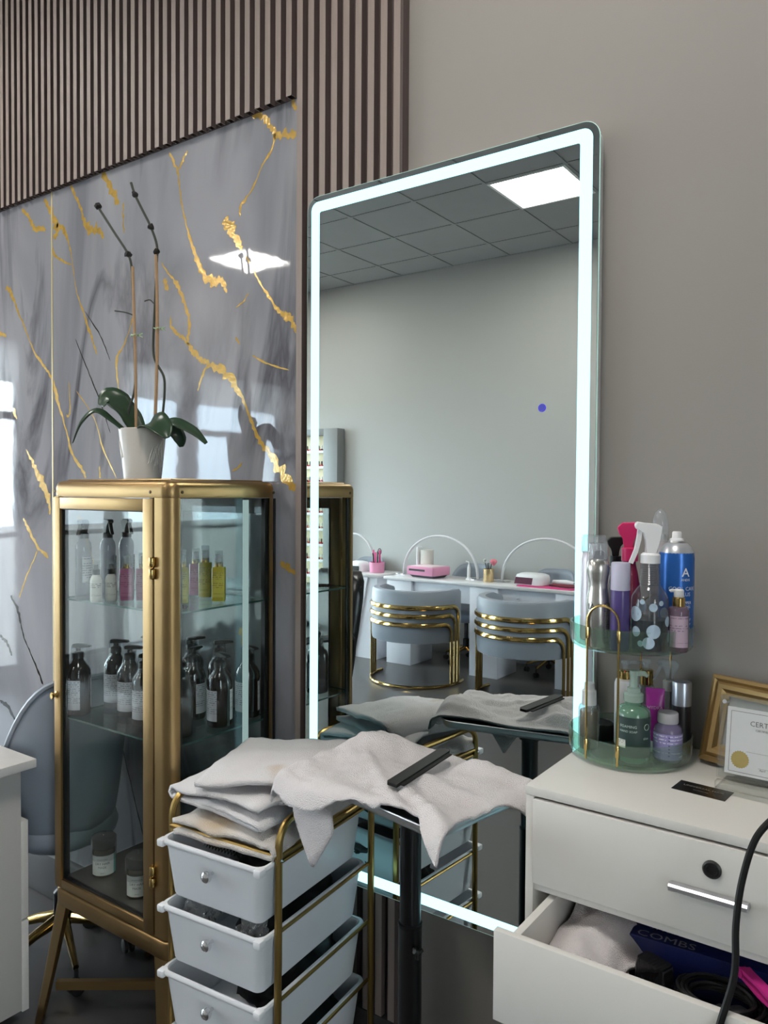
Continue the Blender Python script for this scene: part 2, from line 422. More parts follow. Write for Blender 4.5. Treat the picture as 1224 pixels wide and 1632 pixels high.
def marble_material():
    m, nt, b = nodemat('grey_marble'); L = nt.links; N = nt.nodes.new
    tc = N('ShaderNodeTexCoord'); mp = N('ShaderNodeMapping')
    mp.inputs['Rotation'].default_value = (0, D2R(-24), 0); mp.inputs['Scale'].default_value = (1.5, 1, .34)
    L.new(tc.outputs['Object'], mp.inputs[0])
    n1 = N('ShaderNodeTexNoise'); n1.inputs['Scale'].default_value = 1.6; n1.inputs['Detail'].default_value = 6; n1.inputs['Distortion'].default_value = .7
    L.new(mp.outputs[0], n1.inputs['Vector'])
    cr = N('ShaderNodeValToRGB'); e = cr.color_ramp.elements
    e[0].position = .34; e[0].color = lin((124, 125, 133)); e[1].position = .62; e[1].color = lin((162, 162, 168))
    L.new(n1.outputs['Fac'], cr.inputs[0])
    # smoky dark veins: thin ridges of a stretched noise
    n2 = N('ShaderNodeTexNoise'); n2.inputs['Scale'].default_value = 1.15; n2.inputs['Detail'].default_value = 7; n2.inputs['Roughness'].default_value = .55; n2.inputs['Distortion'].default_value = 1.1
    L.new(mp.outputs[0], n2.inputs['Vector'])
    ab = N('ShaderNodeMath'); ab.operation = 'SUBTRACT'; ab.inputs[1].default_value = .5; L.new(n2.outputs['Fac'], ab.inputs[0])
    ab2 = N('ShaderNodeMath'); ab2.operation = 'ABSOLUTE'; L.new(ab.outputs[0], ab2.inputs[0])
    r2 = N('ShaderNodeValToRGB'); e = r2.color_ramp.elements
    e[0].position = 0; e[0].color = (1, 1, 1, 1); e[1].position = .05; e[1].color = (0, 0, 0, 1)
    L.new(ab2.outputs[0], r2.inputs[0])
    n3 = N('ShaderNodeTexNoise'); n3.inputs['Scale'].default_value = 1.3; L.new(tc.outputs['Object'], n3.inputs['Vector'])
    r3 = N('ShaderNodeValToRGB'); e = r3.color_ramp.elements; e[0].position = .40; e[1].position = .60
    L.new(n3.outputs['Fac'], r3.inputs[0])
    ml = N('ShaderNodeMath'); ml.operation = 'MULTIPLY'; L.new(r2.outputs[0], ml.inputs[0]); L.new(r3.outputs[0], ml.inputs[1])
    ml2 = N('ShaderNodeMath'); ml2.operation = 'MULTIPLY'; ml2.inputs[1].default_value = .9; L.new(ml.outputs[0], ml2.inputs[0])
    mx = N('ShaderNodeMix'); mx.data_type = 'RGBA'; L.new(ml2.outputs[0], mx.inputs['Factor'])
    L.new(cr.outputs[0], mx.inputs['A']); mx.inputs['B'].default_value = lin((66, 66, 74))
    L.new(mx.outputs['Result'], b.inputs['Base Color'])
    b.inputs['Roughness'].default_value = .035; b.inputs['IOR'].default_value = 1.52
    n4 = N('ShaderNodeTexNoise'); n4.inputs['Scale'].default_value = 9; n4.inputs['Detail'].default_value = 3; L.new(tc.outputs['Object'], n4.inputs['Vector'])
    bp = N('ShaderNodeBump'); bp.inputs['Strength'].default_value = .06; bp.inputs['Distance'].default_value = .004
    L.new(n4.outputs['Fac'], bp.inputs['Height']); L.new(bp.outputs[0], b.inputs['Normal'])
    return m
marble = marble_material()
vein_gold = M('vein_gold', (204, 166, 84), .12, .25, var=.45, vscale=55, bump=.15, bscale=120, coat=.6)
vein_dark = M('vein_dark', (40, 36, 34), .08, 0, var=.4, vscale=40)
SEAMS = [-1.520, -2.790, -4.06, -5.33, XL]
panels = []
for i in range(4):
    bm = B(); box(bm, SEAMS[i+1]+.001, SEAMS[i]-.001, -.0060, -.0005, .165, MTOP, .0008, 1)
    p = obj('marble_panel', bm, marble, None)
    panels.append(struct(p, ('glossy grey marble wall panel with gold veins behind the cabinet', 'glossy grey marble wall panel left of the gold seam', 'glossy grey marble wall panel beyond the left desk', 'glossy grey marble wall panel by the shop windows')[i], 'wall panel'))
for x in SEAMS[1:4]:
    bm = B(); box(bm, x-.0035, x+.0035, -.0085, -.001, .165, MTOP, .001, 1)
    struct(obj('trim_seam', bm, M('seam_brass', (226, 210, 164), .3, .35)), 'thin brass seam strip between marble panels' if x == SEAMS[1] else 'brass seam strip further along the marble wall', 'trim')
GOLD_VEINS=[[(-1.718,2.729,0.0095),(-1.676,2.712,0.0189),(-1.642,2.674,0.015),(-1.622,2.648,0.0168),(-1.579,2.632,0.024),(-1.54,2.621,0.0201)],[(-1.622,2.648,0.0112),(-1.632,2.616,0.0075),(-1.645,2.595,0.0112),(-1.676,2.567,0.0057),(-1.718,2.505,0.0057),(-1.766,2.464,0.0097),(-1.769,2.434,0.0058)],[(-1.562,2.736,0.0092),(-1.548,2.714,0.0146),(-1.54,2.694,0.0091)],[(-2.102,2.71,0.0063),(-2.071,2.66,0.0104),(-2.058,2.634,0.0083),(-2.046,2.554,0.0062),(-2.027,2.485,0.0062),(-2.003,2.415,0.0102),(-1.969,2.339,0.0162),(-1.928,2.278,0.0221),(-1.881,2.247,0.0279),(-1.846,2.245,0.0237),(-1.829,2.208,0.0079)],[(-2.012,2.694,0.0061),(-2.033,2.669,0.0103),(-2.052,2.643,0.0062)],[(-1.835,2.443,0.0256),(-1.81,2.403,0.0313),(-1.777,2.356,0.0233),(-1.76,2.327,0.0155)],[(-1.744,2.312,0.0058),(-1.701,2.243,0.0057),(-1.656,2.183,0.0076),(-1.605,2.122,0.0112),(-1.575,2.105,0.0222),(-1.547,2.078,0.0184),(-1.532,2.045,0.0092)],[(-2.665,2.725,0.0094),(-2.653,2.706,0.0141),(-2.609,2.637,0.0093),(-2.578,2.576,0.0208),(-2.54,2.537,0.0321),(-2.494,2.532,0.0273),(-2.464,2.493,0.009)],[(-2.471,2.727,0.0181),(-2.416,2.657,0.0246),(-2.376,2.596,0.0177)],[(-2.348,2.596,0.0066),(-2.351,2.549,0.0088),(-2.344,2.489,0.0044)],[(-2.84,2.716,0.017),(-2.793,2.646,0.0241),(-2.76,2.592,0.0263),(-2.769,2.544,0.0192)],[(-2.76,2.599,0.0144),(-2.71,2.569,0.019),(-2.686,2.529,0.0094),(-2.67,2.489,0.0071),(-2.654,2.43,0.0047),(-2.631,2.331,0.0047),(-2.58,2.229,0.0093),(-2.542,2.158,0.0115),(-2.504,2.081,0.0069)],[(-2.786,2.518,0.0072),(-2.761,2.476,0.0096),(-2.662,2.431,0.0047)],[(-3.0,2.708,0.0125),(-2.946,2.662,0.0174),(-2.911,2.611,0.0197),(-2.832,2.596,0.017)],[(-3.121,2.417,0.0205),(-3.083,2.386,0.0178),(-3.032,2.306,0.0101),(-2.978,2.227,0.0075),(-2.924,2.142,0.0074),(-2.863,2.079,0.0147),(-2.815,2.041,0.0097),(-2.773,1.968,0.0217),(-2.732,1.879,0.012),(-2.691,1.789,0.0095),(-2.659,1.72,0.0118),(-2.599,1.662,0.014),(-2.576,1.632,0.0093)],[(-2.131,2.297,0.0169),(-2.119,2.276,0.021),(-2.109,2.256,0.0105)],[(-2.144,2.355,0.0042),(-2.096,2.3,0.0063),(-2.065,2.274,0.0145),(-2.027,2.201,0.0124),(-2.003,2.141,0.0123),(-2.009,2.074,0.0123),(-1.978,2.038,0.0225),(-1.939,2.008,0.0182),(-1.904,1.989,0.0181),(-1.846,1.968,0.0257),(-1.798,1.921,0.0235),(-1.754,1.866,0.0097),(-1.716,1.792,0.0115),(-1.676,1.73,0.0152),(-1.634,1.689,0.0245),(-1.593,1.643,0.0299),(-1.54,1.589,0.0332)],[(-2.096,2.169,0.0042),(-2.09,2.128,0.0105),(-2.04,2.094,0.0103),(-2.003,2.065,0.0082)],[(-1.916,1.99,0.006),(-1.942,1.956,0.0081),(-1.963,1.911,0.0041)],[(-1.787,2.066,0.0059),(-1.771,2.041,0.0058)],[(-1.716,2.001,0.0058),(-1.635,1.965,0.0056),(-1.564,1.944,0.0037)],[(-1.733,2.194,0.0038),(-1.754,2.172,0.0058),(-1.787,2.157,0.0039)],[(-1.759,1.676,0.0039),(-1.775,1.661,0.0078),(-1.803,1.649,0.0039)],[(-2.289,2.245,0.0065),(-2.296,2.194,0.0066),(-2.339,2.109,0.0066),(-2.389,2.05,0.0134),(-2.382,1.969,0.0067),(-2.375,1.931,0.0067)],[(-2.633,1.958,0.0047),(-2.52,1.847,0.0046),(-2.475,1.743,0.0068),(-2.391,1.631,0.0045)],[(-2.682,1.997,0.0047),(-2.674,1.886,0.0071),(-2.699,1.866,0.0095)],[(-2.491,1.675,0.0069),(-2.491,1.631,0.0092)],[(-2.978,1.749,0.0075),(-2.924,1.686,0.0199),(-2.867,1.614,0.0345),(-2.824,1.552,0.0269),(-2.811,1.491,0.0122)],[(-3.003,1.472,0.0101),(-2.963,1.425,0.0151),(-2.891,1.356,0.0124),(-2.826,1.322,0.0172)],[(-2.9,1.345,0.0099),(-2.983,1.235,0.0076),(-3.035,1.147,0.0077)],[(-3.175,1.949,0.0156),(-3.093,1.924,0.0231),(-3.046,1.873,0.0127)],[(-3.191,2.246,0.0182),(-3.123,2.213,0.0154)],[(-1.597,1.373,0.015),(-1.569,1.364,0.0186),(-1.532,1.342,0.0148)],[(-2.624,1.491,0.0094),(-2.585,1.426,0.0117),(-2.527,1.313,0.0069)],[(-1.766,1.161,0.0157),(-1.749,1.114,0.0195),(-1.719,1.069,0.0116)],[(-1.592,0.839,0.0132),(-1.567,0.829,0.0169),(-1.549,0.8,0.0131)]]
DARK_VEINS=[[(-3.101,1.152,0.0103),(-3.045,1.092,0.0154),(-3.008,0.999,0.0076),(-2.931,0.904,0.0075),(-2.865,0.818,0.0124)],[(-3.186,0.979,0.0131),(-3.128,0.949,0.0156),(-3.094,0.903,0.0078)],[(-3.189,0.703,0.0132),(-3.106,0.675,0.0182),(-3.04,0.598,0.0103)],[(-2.121,0.695,0.0043),(-2.095,0.571,0.0064),(-2.056,0.431,0.0042)],[(-2.651,0.456,0.0072),(-2.591,0.362,0.0094),(-2.548,0.312,0.0047)],[(-2.372,0.69,0.0045),(-2.308,0.534,0.0067),(-2.246,0.381,0.0044)],[(-2.58,2.248,0.0023),(-2.485,2.147,0.0046),(-2.426,2.051,0.0022)],[(-2.427,1.793,0.0023),(-2.486,1.909,0.0046),(-2.562,2.029,0.0046),(-2.64,2.153,0.0023)]]

rv = random.Random(3)
def vein(path, mat, name, rag):
    pts = smooth_path([(x, w, z) for x, z, w in path], 7)
    bm = B(); rows = []
    n = len(pts)
    for i, p in enumerate(pts):
        a = pts[max(i-1, 0)]; c = pts[min(i+1, n-1)]
        t = Vector((c.x-a.x, c.z-a.z)); t.normalize() if t.length else None
        nn = Vector((-t.y, t.x)); w = max(p.y, .0012)*.5
        if i in (0, n-1): w *= .25
        j1 = 1+rag*rv.uniform(-.55, .5); j2 = 1+rag*rv.uniform(-.55, .5)
        ox = nn*(w*.5*rag*rv.uniform(-1, 1))
        q0 = (p.x+nn.x*w*j1+ox.x, p.z+nn.y*w*j1+ox.y); q1 = (p.x-nn.x*w*j2+ox.x, p.z-nn.y*w*j2+ox.y)
        rows.append(((min(q0[0], -1.522), q0[1]), (min(q1[0], -1.522), q1[1])))
    V = [[bm.verts.new((q[0], -.0064, q[1])) for q in r] for r in rows]
    for a, b in zip(V, V[1:]):
        try: bm.faces.new((a[0], a[1], b[1], b[0]))
        except ValueError: pass
    cx = sum(q[0][0] for q in rows)/len(rows)
    pan = panels[0] if cx > SEAMS[1] else panels[1]
    o = obj(name, bm, mat, pan, smooth=False)
    return o
for v in GOLD_VEINS: vein(v, vein_gold, 'gold_vein', 1.0)
for v in DARK_VEINS: vein(v, vein_dark, 'dark_vein', .8)

# ================================================================== DISPLAY CABINET
def ow(name, bm, mat, parent, **k):
    """mesh drawn in world coordinates, parented to an unrotated thing"""
    bmesh.ops.translate(bm, verts=bm.verts, vec=-Vector(parent.location))
    return obj(name, bm, mat, parent, **k)
CX0, CX1, CY0, CY1 = -2.104, -1.580, -.432, -.036
cab = thing('display_cabinet', 'tall brass framed glass display cabinet with bottles on its shelves', 'cabinet', ((CX0+CX1)/2, (CY0+CY1)/2, 0))
ccx, ccy, cw, cd_ = (CX0+CX1)/2, (CY0+CY1)/2, CX1-CX0, CY1-CY0
def ring(inset, z, r=.034): return [(ccx+a, ccy+b, z) for a, b in rrect(cw-2*inset, cd_-2*inset, max(r-inset, .004), 6)]
bm = B()
loft(bm, [ring(0, 1.568), ring(-.001, 1.572), ring(-.001, 1.594), ring(.002, 1.603), ring(.007, 1.609), ring(.016, 1.613), ring(.030, 1.614), ring(.032, 1.618), ring(.036, 1.618), ring(.038, 1.612)])
ow('top', bm, gold, cab, sharp=60)
bm = B()
loft(bm, [ring(0, .372), ring(-.002, .375), ring(-.002, .414), ring(.000, .419), ring(.006, .421), ring(.006, .43)])
ow('base_frame', bm, gold, cab, sharp=50)
bm = B(); box(bm, CX0+.02, CX1-.02, CY0+.02, CY1-.02, .430, .444)
ow('bottom_plate', bm, M('cab_floor', (74, 70, 66), .12, var=.06), cab)
# corner posts: rounded sheet profiles
def post(sx, sy, wx, wy):
    X, Y = (CX1 if sx > 0 else CX0), (CY1 if sy > 0 else CY0); r = .033; th = .004
    out = []; inn = []
    out.append((X-sx*wx, Y)); inn.append((X-sx*wx, Y-sy*th))
    for i in range(7):
        a = PI/2*i/6
        out.append((X-sx*r+sx*r*math.sin(a), Y-sy*r+sy*r*math.cos(a)))
        inn.append((X-sx*r+sx*(r-th)*math.sin(a), Y-sy*r+sy*(r-th)*math.cos(a)))
    out.append((X, Y-sy*wy)); inn.append((X-sx*th, Y-sy*wy))
    poly = out + inn[::-1]
    bm = B(); loft(bm, [[(a, b, .425) for a, b in poly], [(a, b, 1.568) for a, b in poly]])
    return bm
ow('corner_post', post(1, -1, .060, .034), gold, cab, sharp=50)
ow('corner_post', post(-1, -1, .014, .034), gold, cab, sharp=50)
ow('corner_post', post(1, 1, .034, .034), gold, cab, sharp=50)
ow('corner_post', post(-1, 1, .034, .034), gold, cab, sharp=50)
# glass panes with dark gaskets
gask = M('gasket', (18, 18, 20), .5)
for x in (CX1-.004, CX0+.004):
    bm = B(); box(bm, x-.002, x+.002, CY0+.034, CY1-.034, .44, 1.566)
    ow('side_glass', bm, glass, cab)
    bm = B()
    for y in (CY0+.040, CY1-.040): box(bm, x-.008, x-.003 if x > ccx else x+.008, y-.006, y+.006, .44, 1.566)
    ow('gasket', bm, gask, cab)
bm = B(); box(bm, CX0+.034, CX1-.034, CY1-.006, CY1-.002, .44, 1.566); ow('back_glass', bm, glass, cab)
bm = B()
for x in (CX0+.042, CX1-.042): box(bm, x-.010, x+.010, CY1-.016, CY1-.006, .44, 1.566)
box(bm, CX0+.034, CX1-.034, CY1-.016, CY1-.006, 1.54, 1.566)
ow('gasket', bm, gask, cab)
bm = B()
for a in ((CX0+.012, CX0+.055, .43, 1.566), (CX1-.055, CX1-.012, .43, 1.566), (CX0+.055, CX1-.055, 1.520, 1.566), (CX0+.055, CX1-.055, .43, .47)): box(bm, a[0], a[1], CY1-.004, CY1+.004, a[2], a[3])
ow('back_frame', bm, M('back_frame_black', (24, 24, 26), .45), cab)
# door: four-sided frame, pane, gasket, hinges, knob
DX0, DX1, GX0, GX1 = -2.092, -1.6435, -2.060, -1.684
bm = B()
yA, yB = CY0-.003, CY0+.016
box(bm, DX0, GX0, yA, yB, .426, 1.566, .0015); box(bm, GX1, DX1, yA, yB, .426, 1.566, .0015)
box(bm, GX0, GX1, yA, yB, 1.533, 1.566, .0015); box(bm, GX0, GX1, yA, yB, .426, .452, .0015)
door = ow('door', bm, gold, cab)
def kid(name, bm, mat, par, **k):
    root = par.parent
    bmesh.ops.translate(bm, verts=bm.verts, vec=-Vector(root.location))
    return obj(name, bm, mat, par, **k)
bm = B(); box(bm, GX0-.004, GX1+.004, CY0+.006, CY0+.010, .450, 1.536); kid('door_glass', bm, glass, door)
bm = B()
for a in ((GX0, GX0+.004, .452, 1.533), (GX1-.003, GX1, .452, 1.533), (GX0, GX1, 1.530, 1.533), (GX0, GX1, .452, .455)): box(bm, a[0], a[1], CY0+.004, CY0+.018, a[2], a[3])
kid('gasket', bm, gask, door)
for z in (1.387, .583):
    bm = B()
    for dz in (-.029, .001): lathe(bm, [(.004, 0), (.0075, .003), (.0085, .006), (.0085, .024), (.0075, .027), (.004, .028)], (DX1+.002, CY0-.006, z+dz), 10)
    kid('hinge', bm, gold_b, door)
bm = B(); lathe(bm, [(.007, 0), (.008, .003), (.004, .006), (.004, .012), (.007, .015), (.0065, .019), (0, .02)], (0, 0, 0), 12, 1, 1.5)
bmesh.ops.rotate(bm, verts=bm.verts, cent=(0, 0, 0), matrix=Matrix.Rotation(PI/2, 3, 'X'))
bmesh.ops.translate(bm, verts=bm.verts, vec=(-2.077, CY0-.002, .991)); kid('knob', bm, gold_b, door)
for x, y, side in ((CX0+.02, CY0-.001, 0), (CX1-.075, CY0-.001, 0), (CX1+.001, CY0+.040, 1), (CX1+.001, CY1-.02, 1)):
    bm = B(); lathe(bm, [(.0045, 0), (.0042, .0015), (.002, .002), (0, .0012)], (0, 0, 0), 10)
    bmesh.ops.rotate(bm, verts=bm.verts, cent=(0, 0, 0), matrix=Matrix.Rotation(PI/2, 3, 'Y') if side else Matrix.Rotation(PI/2, 3, 'X'))
    bmesh.ops.translate(bm, verts=bm.verts, vec=(x, y, 1.583)); ow('screw', bm, M('screw', (92, 78, 60), .4, 1.0), cab)
SH1, SH2, SH0 = 1.272, .924, .444
for z in (SH1, SH2):
    bm = B(); box(bm, CX0+.012, CX1-.013, CY0+.022, CY1-.018, z-.006, z, .0006, 1)
    for f in bm.faces:
        if abs(f.normal.z) < .5: f.material_index = 1
    ow('glass_shelf', bm, [glass_sh, glass_edge], cab, smooth=False)
# LED strip along the right pane: profile with a row of diodes
bm = B(); box(bm, CX1-.0125, CX1-.0085, -.166, -.146, .45, 1.562)
led = ow('led_strip', bm, EMIT('cab_led', (190, 216, 214), .62), cab)
bm = B()
for k in range(74): box(bm, CX1-.0135, CX1-.0125, -.160, -.152, .46+k*.0148, .467+k*.0148)
kid('diode', bm, EMIT('cab_diode', (236, 250, 248), 1.0), led)
# splayed legs: tapering angle profiles
def leg(sx, sy):
    rings = []
    for t, z in ((0, .372), (.5, .18), (1, 0.0)):
        f1 = .062-.022*t; X = (CX1 if sx > 0 else CX0)+sx*.060*t; Y = (CY1-.004 if sy > 0 else CY0)+sy*(.020 if sy > 0 else .035)*t
        if sx > 0 and sy < 0: X -= .045*t; Y += .02*t
        r, th = .026-.008*t, .004
        out = [(X-sx*f1, Y)]; inn = [(X-sx*f1, Y-sy*th)]
        for i in range(5):
            a = PI/2*i/4
            out.append((X-sx*r+sx*r*math.sin(a), Y-sy*r+sy*r*math.cos(a))); inn.append((X-sx*r+sx*(r-th)*math.sin(a), Y-sy*r+sy*(r-th)*math.cos(a)))
        out.append((X, Y-sy*f1)); inn.append((X-sx*th, Y-sy*f1))
        rings.append([(a, b, z) for a, b in out+inn[::-1]])
    bm = B(); loft(bm, rings); return bm
for sx in (1, -1):
    for sy in (1, -1): ow('leg', leg(sx, sy), gold, cab, sharp=50)
for a, b in (((CX0-.02, CY0-.012), (CX1+.01, CY1+.002)), ((CX1-.005, CY0-.0), (CX0-.015, CY1+.0))):
    d = (Vector(b)-Vector(a)).normalized(); n = Vector((-d.y, d.x))*.008; a = Vector(a)+d*.03; b = Vector(b)-d*.03
    bm = B(); zz = .108 if a.x < b.x else .1345
    loft(bm, [[(p.x+n.x, p.y+n.y, zz), (p.x-n.x, p.y-n.y, zz), (p.x-n.x, p.y-n.y, zz+.026), (p.x+n.x, p.y+n.y, zz+.026)] for p in (a, b)])
    ow('stretcher', bm, gold, cab)

# ================================================================== BOTTLES
def label_mat(name, base, ink=(60, 60, 66), dens=170, x=0.0):
    """printed label: paper colour with rows of small print"""
    if name in MATS: return MATS[name]
    m, nt, b = nodemat(name); L = nt.links; N = nt.nodes.new
    tc = N('ShaderNodeTexCoord'); sp = N('ShaderNodeSeparateXYZ'); L.new(tc.outputs['Object'], sp.inputs[0])
    mu = N('ShaderNodeMath'); mu.operation = 'MULTIPLY'; mu.inputs[1].default_value = dens; L.new(sp.outputs['Z'], mu.inputs[0])
    fr = N('ShaderNodeMath'); fr.operation = 'FRACT'; L.new(mu.outputs[0], fr.inputs[0])
    gt = N('ShaderNodeMath'); gt.operation = 'GREATER_THAN'; gt.inputs[1].default_value = .62; L.new(fr.outputs[0], gt.inputs[0])
    mp = N('ShaderNodeMapping'); mp.inputs['Scale'].default_value = (260, 260, dens); L.new(tc.outputs['Object'], mp.inputs[0])
    nz = N('ShaderNodeTexNoise'); nz.inputs['Scale'].default_value = 1.0; L.new(mp.outputs[0], nz.inputs['Vector'])
    g2 = N('ShaderNodeMath'); g2.operation = 'GREATER_THAN'; g2.inputs[1].default_value = .47; L.new(nz.outputs['Fac'], g2.inputs[0])
    mp3 = N('ShaderNodeMapping'); mp3.inputs['Scale'].default_value = (4, 4, 46); L.new(tc.outputs['Object'], mp3.inputs[0])
    n3 = N('ShaderNodeTexNoise'); n3.inputs['Scale'].default_value = 1.0; L.new(mp3.outputs[0], n3.inputs['Vector'])
    g3 = N('ShaderNodeMath'); g3.operation = 'GREATER_THAN'; g3.inputs[1].default_value = .5; L.new(n3.outputs['Fac'], g3.inputs[0])
    a = N('ShaderNodeMath'); a.operation = 'MULTIPLY'; L.new(gt.outputs[0], a.inputs[0]); L.new(g2.outputs[0], a.inputs[1])
    a2 = N('ShaderNodeMath'); a2.operation = 'MULTIPLY'; L.new(a.outputs[0], a2.inputs[0]); L.new(g3.outputs[0], a2.inputs[1])
    a3 = N('ShaderNodeMath'); a3.operation = 'MULTIPLY'; a3.inputs[1].default_value = .75; L.new(a2.outputs[0], a3.inputs[0])
    mx = N('ShaderNodeMix'); mx.data_type = 'RGBA'; L.new(a3.outputs[0], mx.inputs['Factor'])
    mx.inputs['A'].default_value = lin(base); mx.inputs['B'].default_value = lin(ink)
    L.new(mx.outputs['Result'], b.inputs['Base Color']); b.inputs['Roughness'].default_value = .45
    MATS[name] = m
    return m
def arc_label(r, z0, z1, a0, a1, n=14, lift=.0006, rz=None):
    """curved label sheet; angles in degrees, 0 faces local -Y"""
    bm = B()
    zz = [z0, z1]
    def fn(u, v):
        a = D2R(a0+(a1-a0)*u-90); rr = r+lift
        return (rr*math.cos(a), rr*math.sin(a), z0+(z1-z0)*v)
    gridsurf(bm, n, 2, fn)
    return bm
def face_cam(x, y, off=0.0): return math.atan2(-1.72-y, -x)+PI/2+D2R(off)
amber = M('amber_bottle', (34, 27, 25), .12, var=.3, vscale=25, bump=.12, bscale=45, coat=.5)
wrap_pl = GLASS('shrink_wrap', (236, 238, 240), 1.2, .08, body=.012)
lab_grey = label_mat('label_grey', (182, 178, 184))
lab_white = label_mat('label_white', (214, 214, 214), (70, 70, 74), 190)
def pump_bottle(label, loc, rz, h=.206, r=.036):
    t = thing('pump_bottle', label, 'bottle', loc, rz, 'dark pump bottles on the middle shelf')
    s = h/.206
    bm = B(); lathe(bm, [(r*.94, 0), (r, .004*s), (r, .118*s), (r*.97, .128*s), (r*.83, .139*s), (r*.60, .149*s), (.016, .157*s), (.0145, .166*s)], seg=22); obj('body', bm, amber, t)
    bm = B(); lathe(bm, [(.0165, .164*s), (.0165, .180*s), (.012, .184*s), (.0075, .185*s), (.0075, .194*s)], seg=14)
    obj('collar', bm, black_pl, t)
    bm = B(); prof = [(-.016, .194), (-.016, .2035), (-.010, .206), (.012, .206), (.040, .2035), (.043, .199), (.041, .1965), (.014, .197), (.012, .194)]
    prism(bm, [(a, b*s) for a, b in prof], .017, lambda a, b, d: (a, d-.0085, b)); bmesh.ops.bevel(bm, geom=list(bm.edges), offset=.0016, segments=1, affect='EDGES')
    obj('pump_head', bm, black_pl, t)
    bm = B(); lathe(bm, [(r+.0012, .112*s), (r*.99, .130*s), (r*.86, .141*s), (r*.66, .150*s), (.0205, .158*s), (.019, .182*s), (.020, .200*s)], seg=20, cap=False)
    for v in bm.verts: v.co.x += random.uniform(-.001, .001); v.co.y += random.uniform(-.001, .001)
    obj('shrink_wrap', bm, wrap_pl, t)
    obj('front_label', arc_label(r, .018*s, .104*s, -48, 42), lab_grey, t)
    obj('back_label', arc_label(r, .018*s, .104*s, 105, 200), lab_white, t)
    return t
PB = [(-2.068, -.372, .208, -35, 'dark pump bottle at the far left front of the middle shelf'),
      (-2.050, -.255, .206, -28, 'dark pump bottle second from the left on the middle shelf'),
      (-1.934, -.290, .206, -30, 'dark pump bottle left of the corner post with its neck wrapped'),
      (-1.832, -.315, .198, -25, 'dark pump bottle half hidden by the left edge of the corner post'),
      (-2.005, -.148, .206, 150, 'dark pump bottle at the back behind the third one from the left'),
      (-1.664, -.330, .200, 168, 'dark pump bottle just right of the corner post with a full white back label'),
      (-1.765, -.195, .206, 60, 'dark pump bottle right of the post behind the white labelled one'),
      (-1.890, -.092, .208, 20, 'dark pump bottle at the back with its pump turned toward the wall'),
      (-1.648, -.200, .206, -55, 'dark pump bottle in front centre of the right pane'),
      (-1.775, -.085, .208, 10, 'dark pump bottle at the back right behind the centre one'),
      (-1.652, -.087, .208, -50, 'dark pump bottle at the far right beside the light strip')]
for x, y, h, off, lb in PB: pump_bottle(lb, (x, y, SH2), face_cam(x, y, off), h, .0355)

def trigger_head(par, z, col, s=1.0, name='trigger_head', lever=True):
    """side profile of a spray head, nozzle toward -X"""
    bm = B()
    prof = [(-.006, 0), (.009, 0), (.009, .016), (.016, .022), (.020, .034), (.012, .042), (-.012, .043), (-.022, .041), (-.024, .033), (-.014, .030), (-.008, .022), (-.007, .012)]
    prism(bm, [(a*s, z+b*s) for a, b in prof], .017*s, lambda a, b, d: (a, d-.0085*s, b))
    bmesh.ops.bevel(bm, geom=list(bm.edges), offset=.0016*s, segments=1, affect='EDGES')
    h = obj(name, bm, col, par)
    if lever:
        bm = B()
        prism(bm, [(a*s, z+b*s) for a, b in ((-.019, .034), (-.013, .034), (-.017, .020), (-.024, .004), (-.030, -.004), (-.033, -.001), (-.027, .010))], .010*s, lambda a, b, d: (a, d-.005*s, b))
        obj('trigger', bm, col, h)
    return h
liq_clear = GLASS('misty_bottle', (214, 216, 222), 1.4, .06, body=.26, bodyrgb=(196, 196, 204))
lab_clear = label_mat('label_clear', (196, 196, 203), (120, 120, 126), 150)
for x, y, off, lb in ((-1.999, -.398, 60, 'clear spray bottle at the far left of the top shelf'), (-1.975, -.335, 115, 'clear spray bottle with the black trigger pointing right'), (-1.968, -.276, 120, 'clear spray bottle whose head catches a bright reflection')):
    t = thing('spray_bottle', lb, 'bottle', (x, y, SH1), face_cam(x, y, off), 'tall clear spray bottles')
    bm = B(); lathe(bm, [(.021, 0), (.0235, .004), (.0235, .05), (.0205, .09), (.0215, .13), (.0225, .150), (.020, .164), (.0135, .174), (.013, .182)], seg=22); obj('body', bm, liq_clear, t)
    bm = B(); lathe(bm, [(.0145, .176), (.0145, .190), (.011, .192)], seg=14); obj('collar', bm, black_pl, t)
    trigger_head(t, .190, black_pl, .95)
    obj('label', arc_label(.0212, .05, .125, -70, 40, lift=.003), lab_clear, t)
milk = M('white_bottle', (222, 218, 212), .35, var=.02)
lab_qr = label_mat('label_print', (222, 219, 214), (50, 50, 54), 210)
for x, y, lb in ((-1.930, -.405, 'small white bottle with a black sprayer in front of the left spray bottle'), (-1.916, -.366, 'small white bottle with a black sprayer beside the pink oil')):
    t = thing('small_sprayer', lb, 'bottle', (x, y, SH1), face_cam(x, y), 'small white sprayers')
    bm = B(); lathe(bm, [(.0145, 0), (.016, .003), (.016, .060), (.0135, .070), (.009, .076), (.009, .079)], seg=20); obj('body', bm, milk, t)
    bm = B(); lathe(bm, [(.0105, .077), (.0105, .092), (.007, .094), (.006, .096), (.006, .105), (0, .106)], seg=14); obj('spray_cap', bm, black_pl, t)
    bm = B(); lathe(bm, [(.0112, .092), (.0108, .118), (0, .119)], seg=14, cap=False); obj('overcap', bm, clear_cap, t)
    obj('label', arc_label(.016, .008, .062, -75, 60), lab_qr, t)
OIL = {'pink': M('pink_oil', (186, 108, 148), .12, var=.05, coat=.4), 'yellow': M('yellow_oil', (186, 172, 66), .12, var=.05, coat=.4)}
OLB = {'pink': label_mat('label_pink', (188, 112, 150), (120, 50, 84), 170), 'yellow': label_mat('label_yellow', (190, 178, 76), (96, 84, 30), 170)}
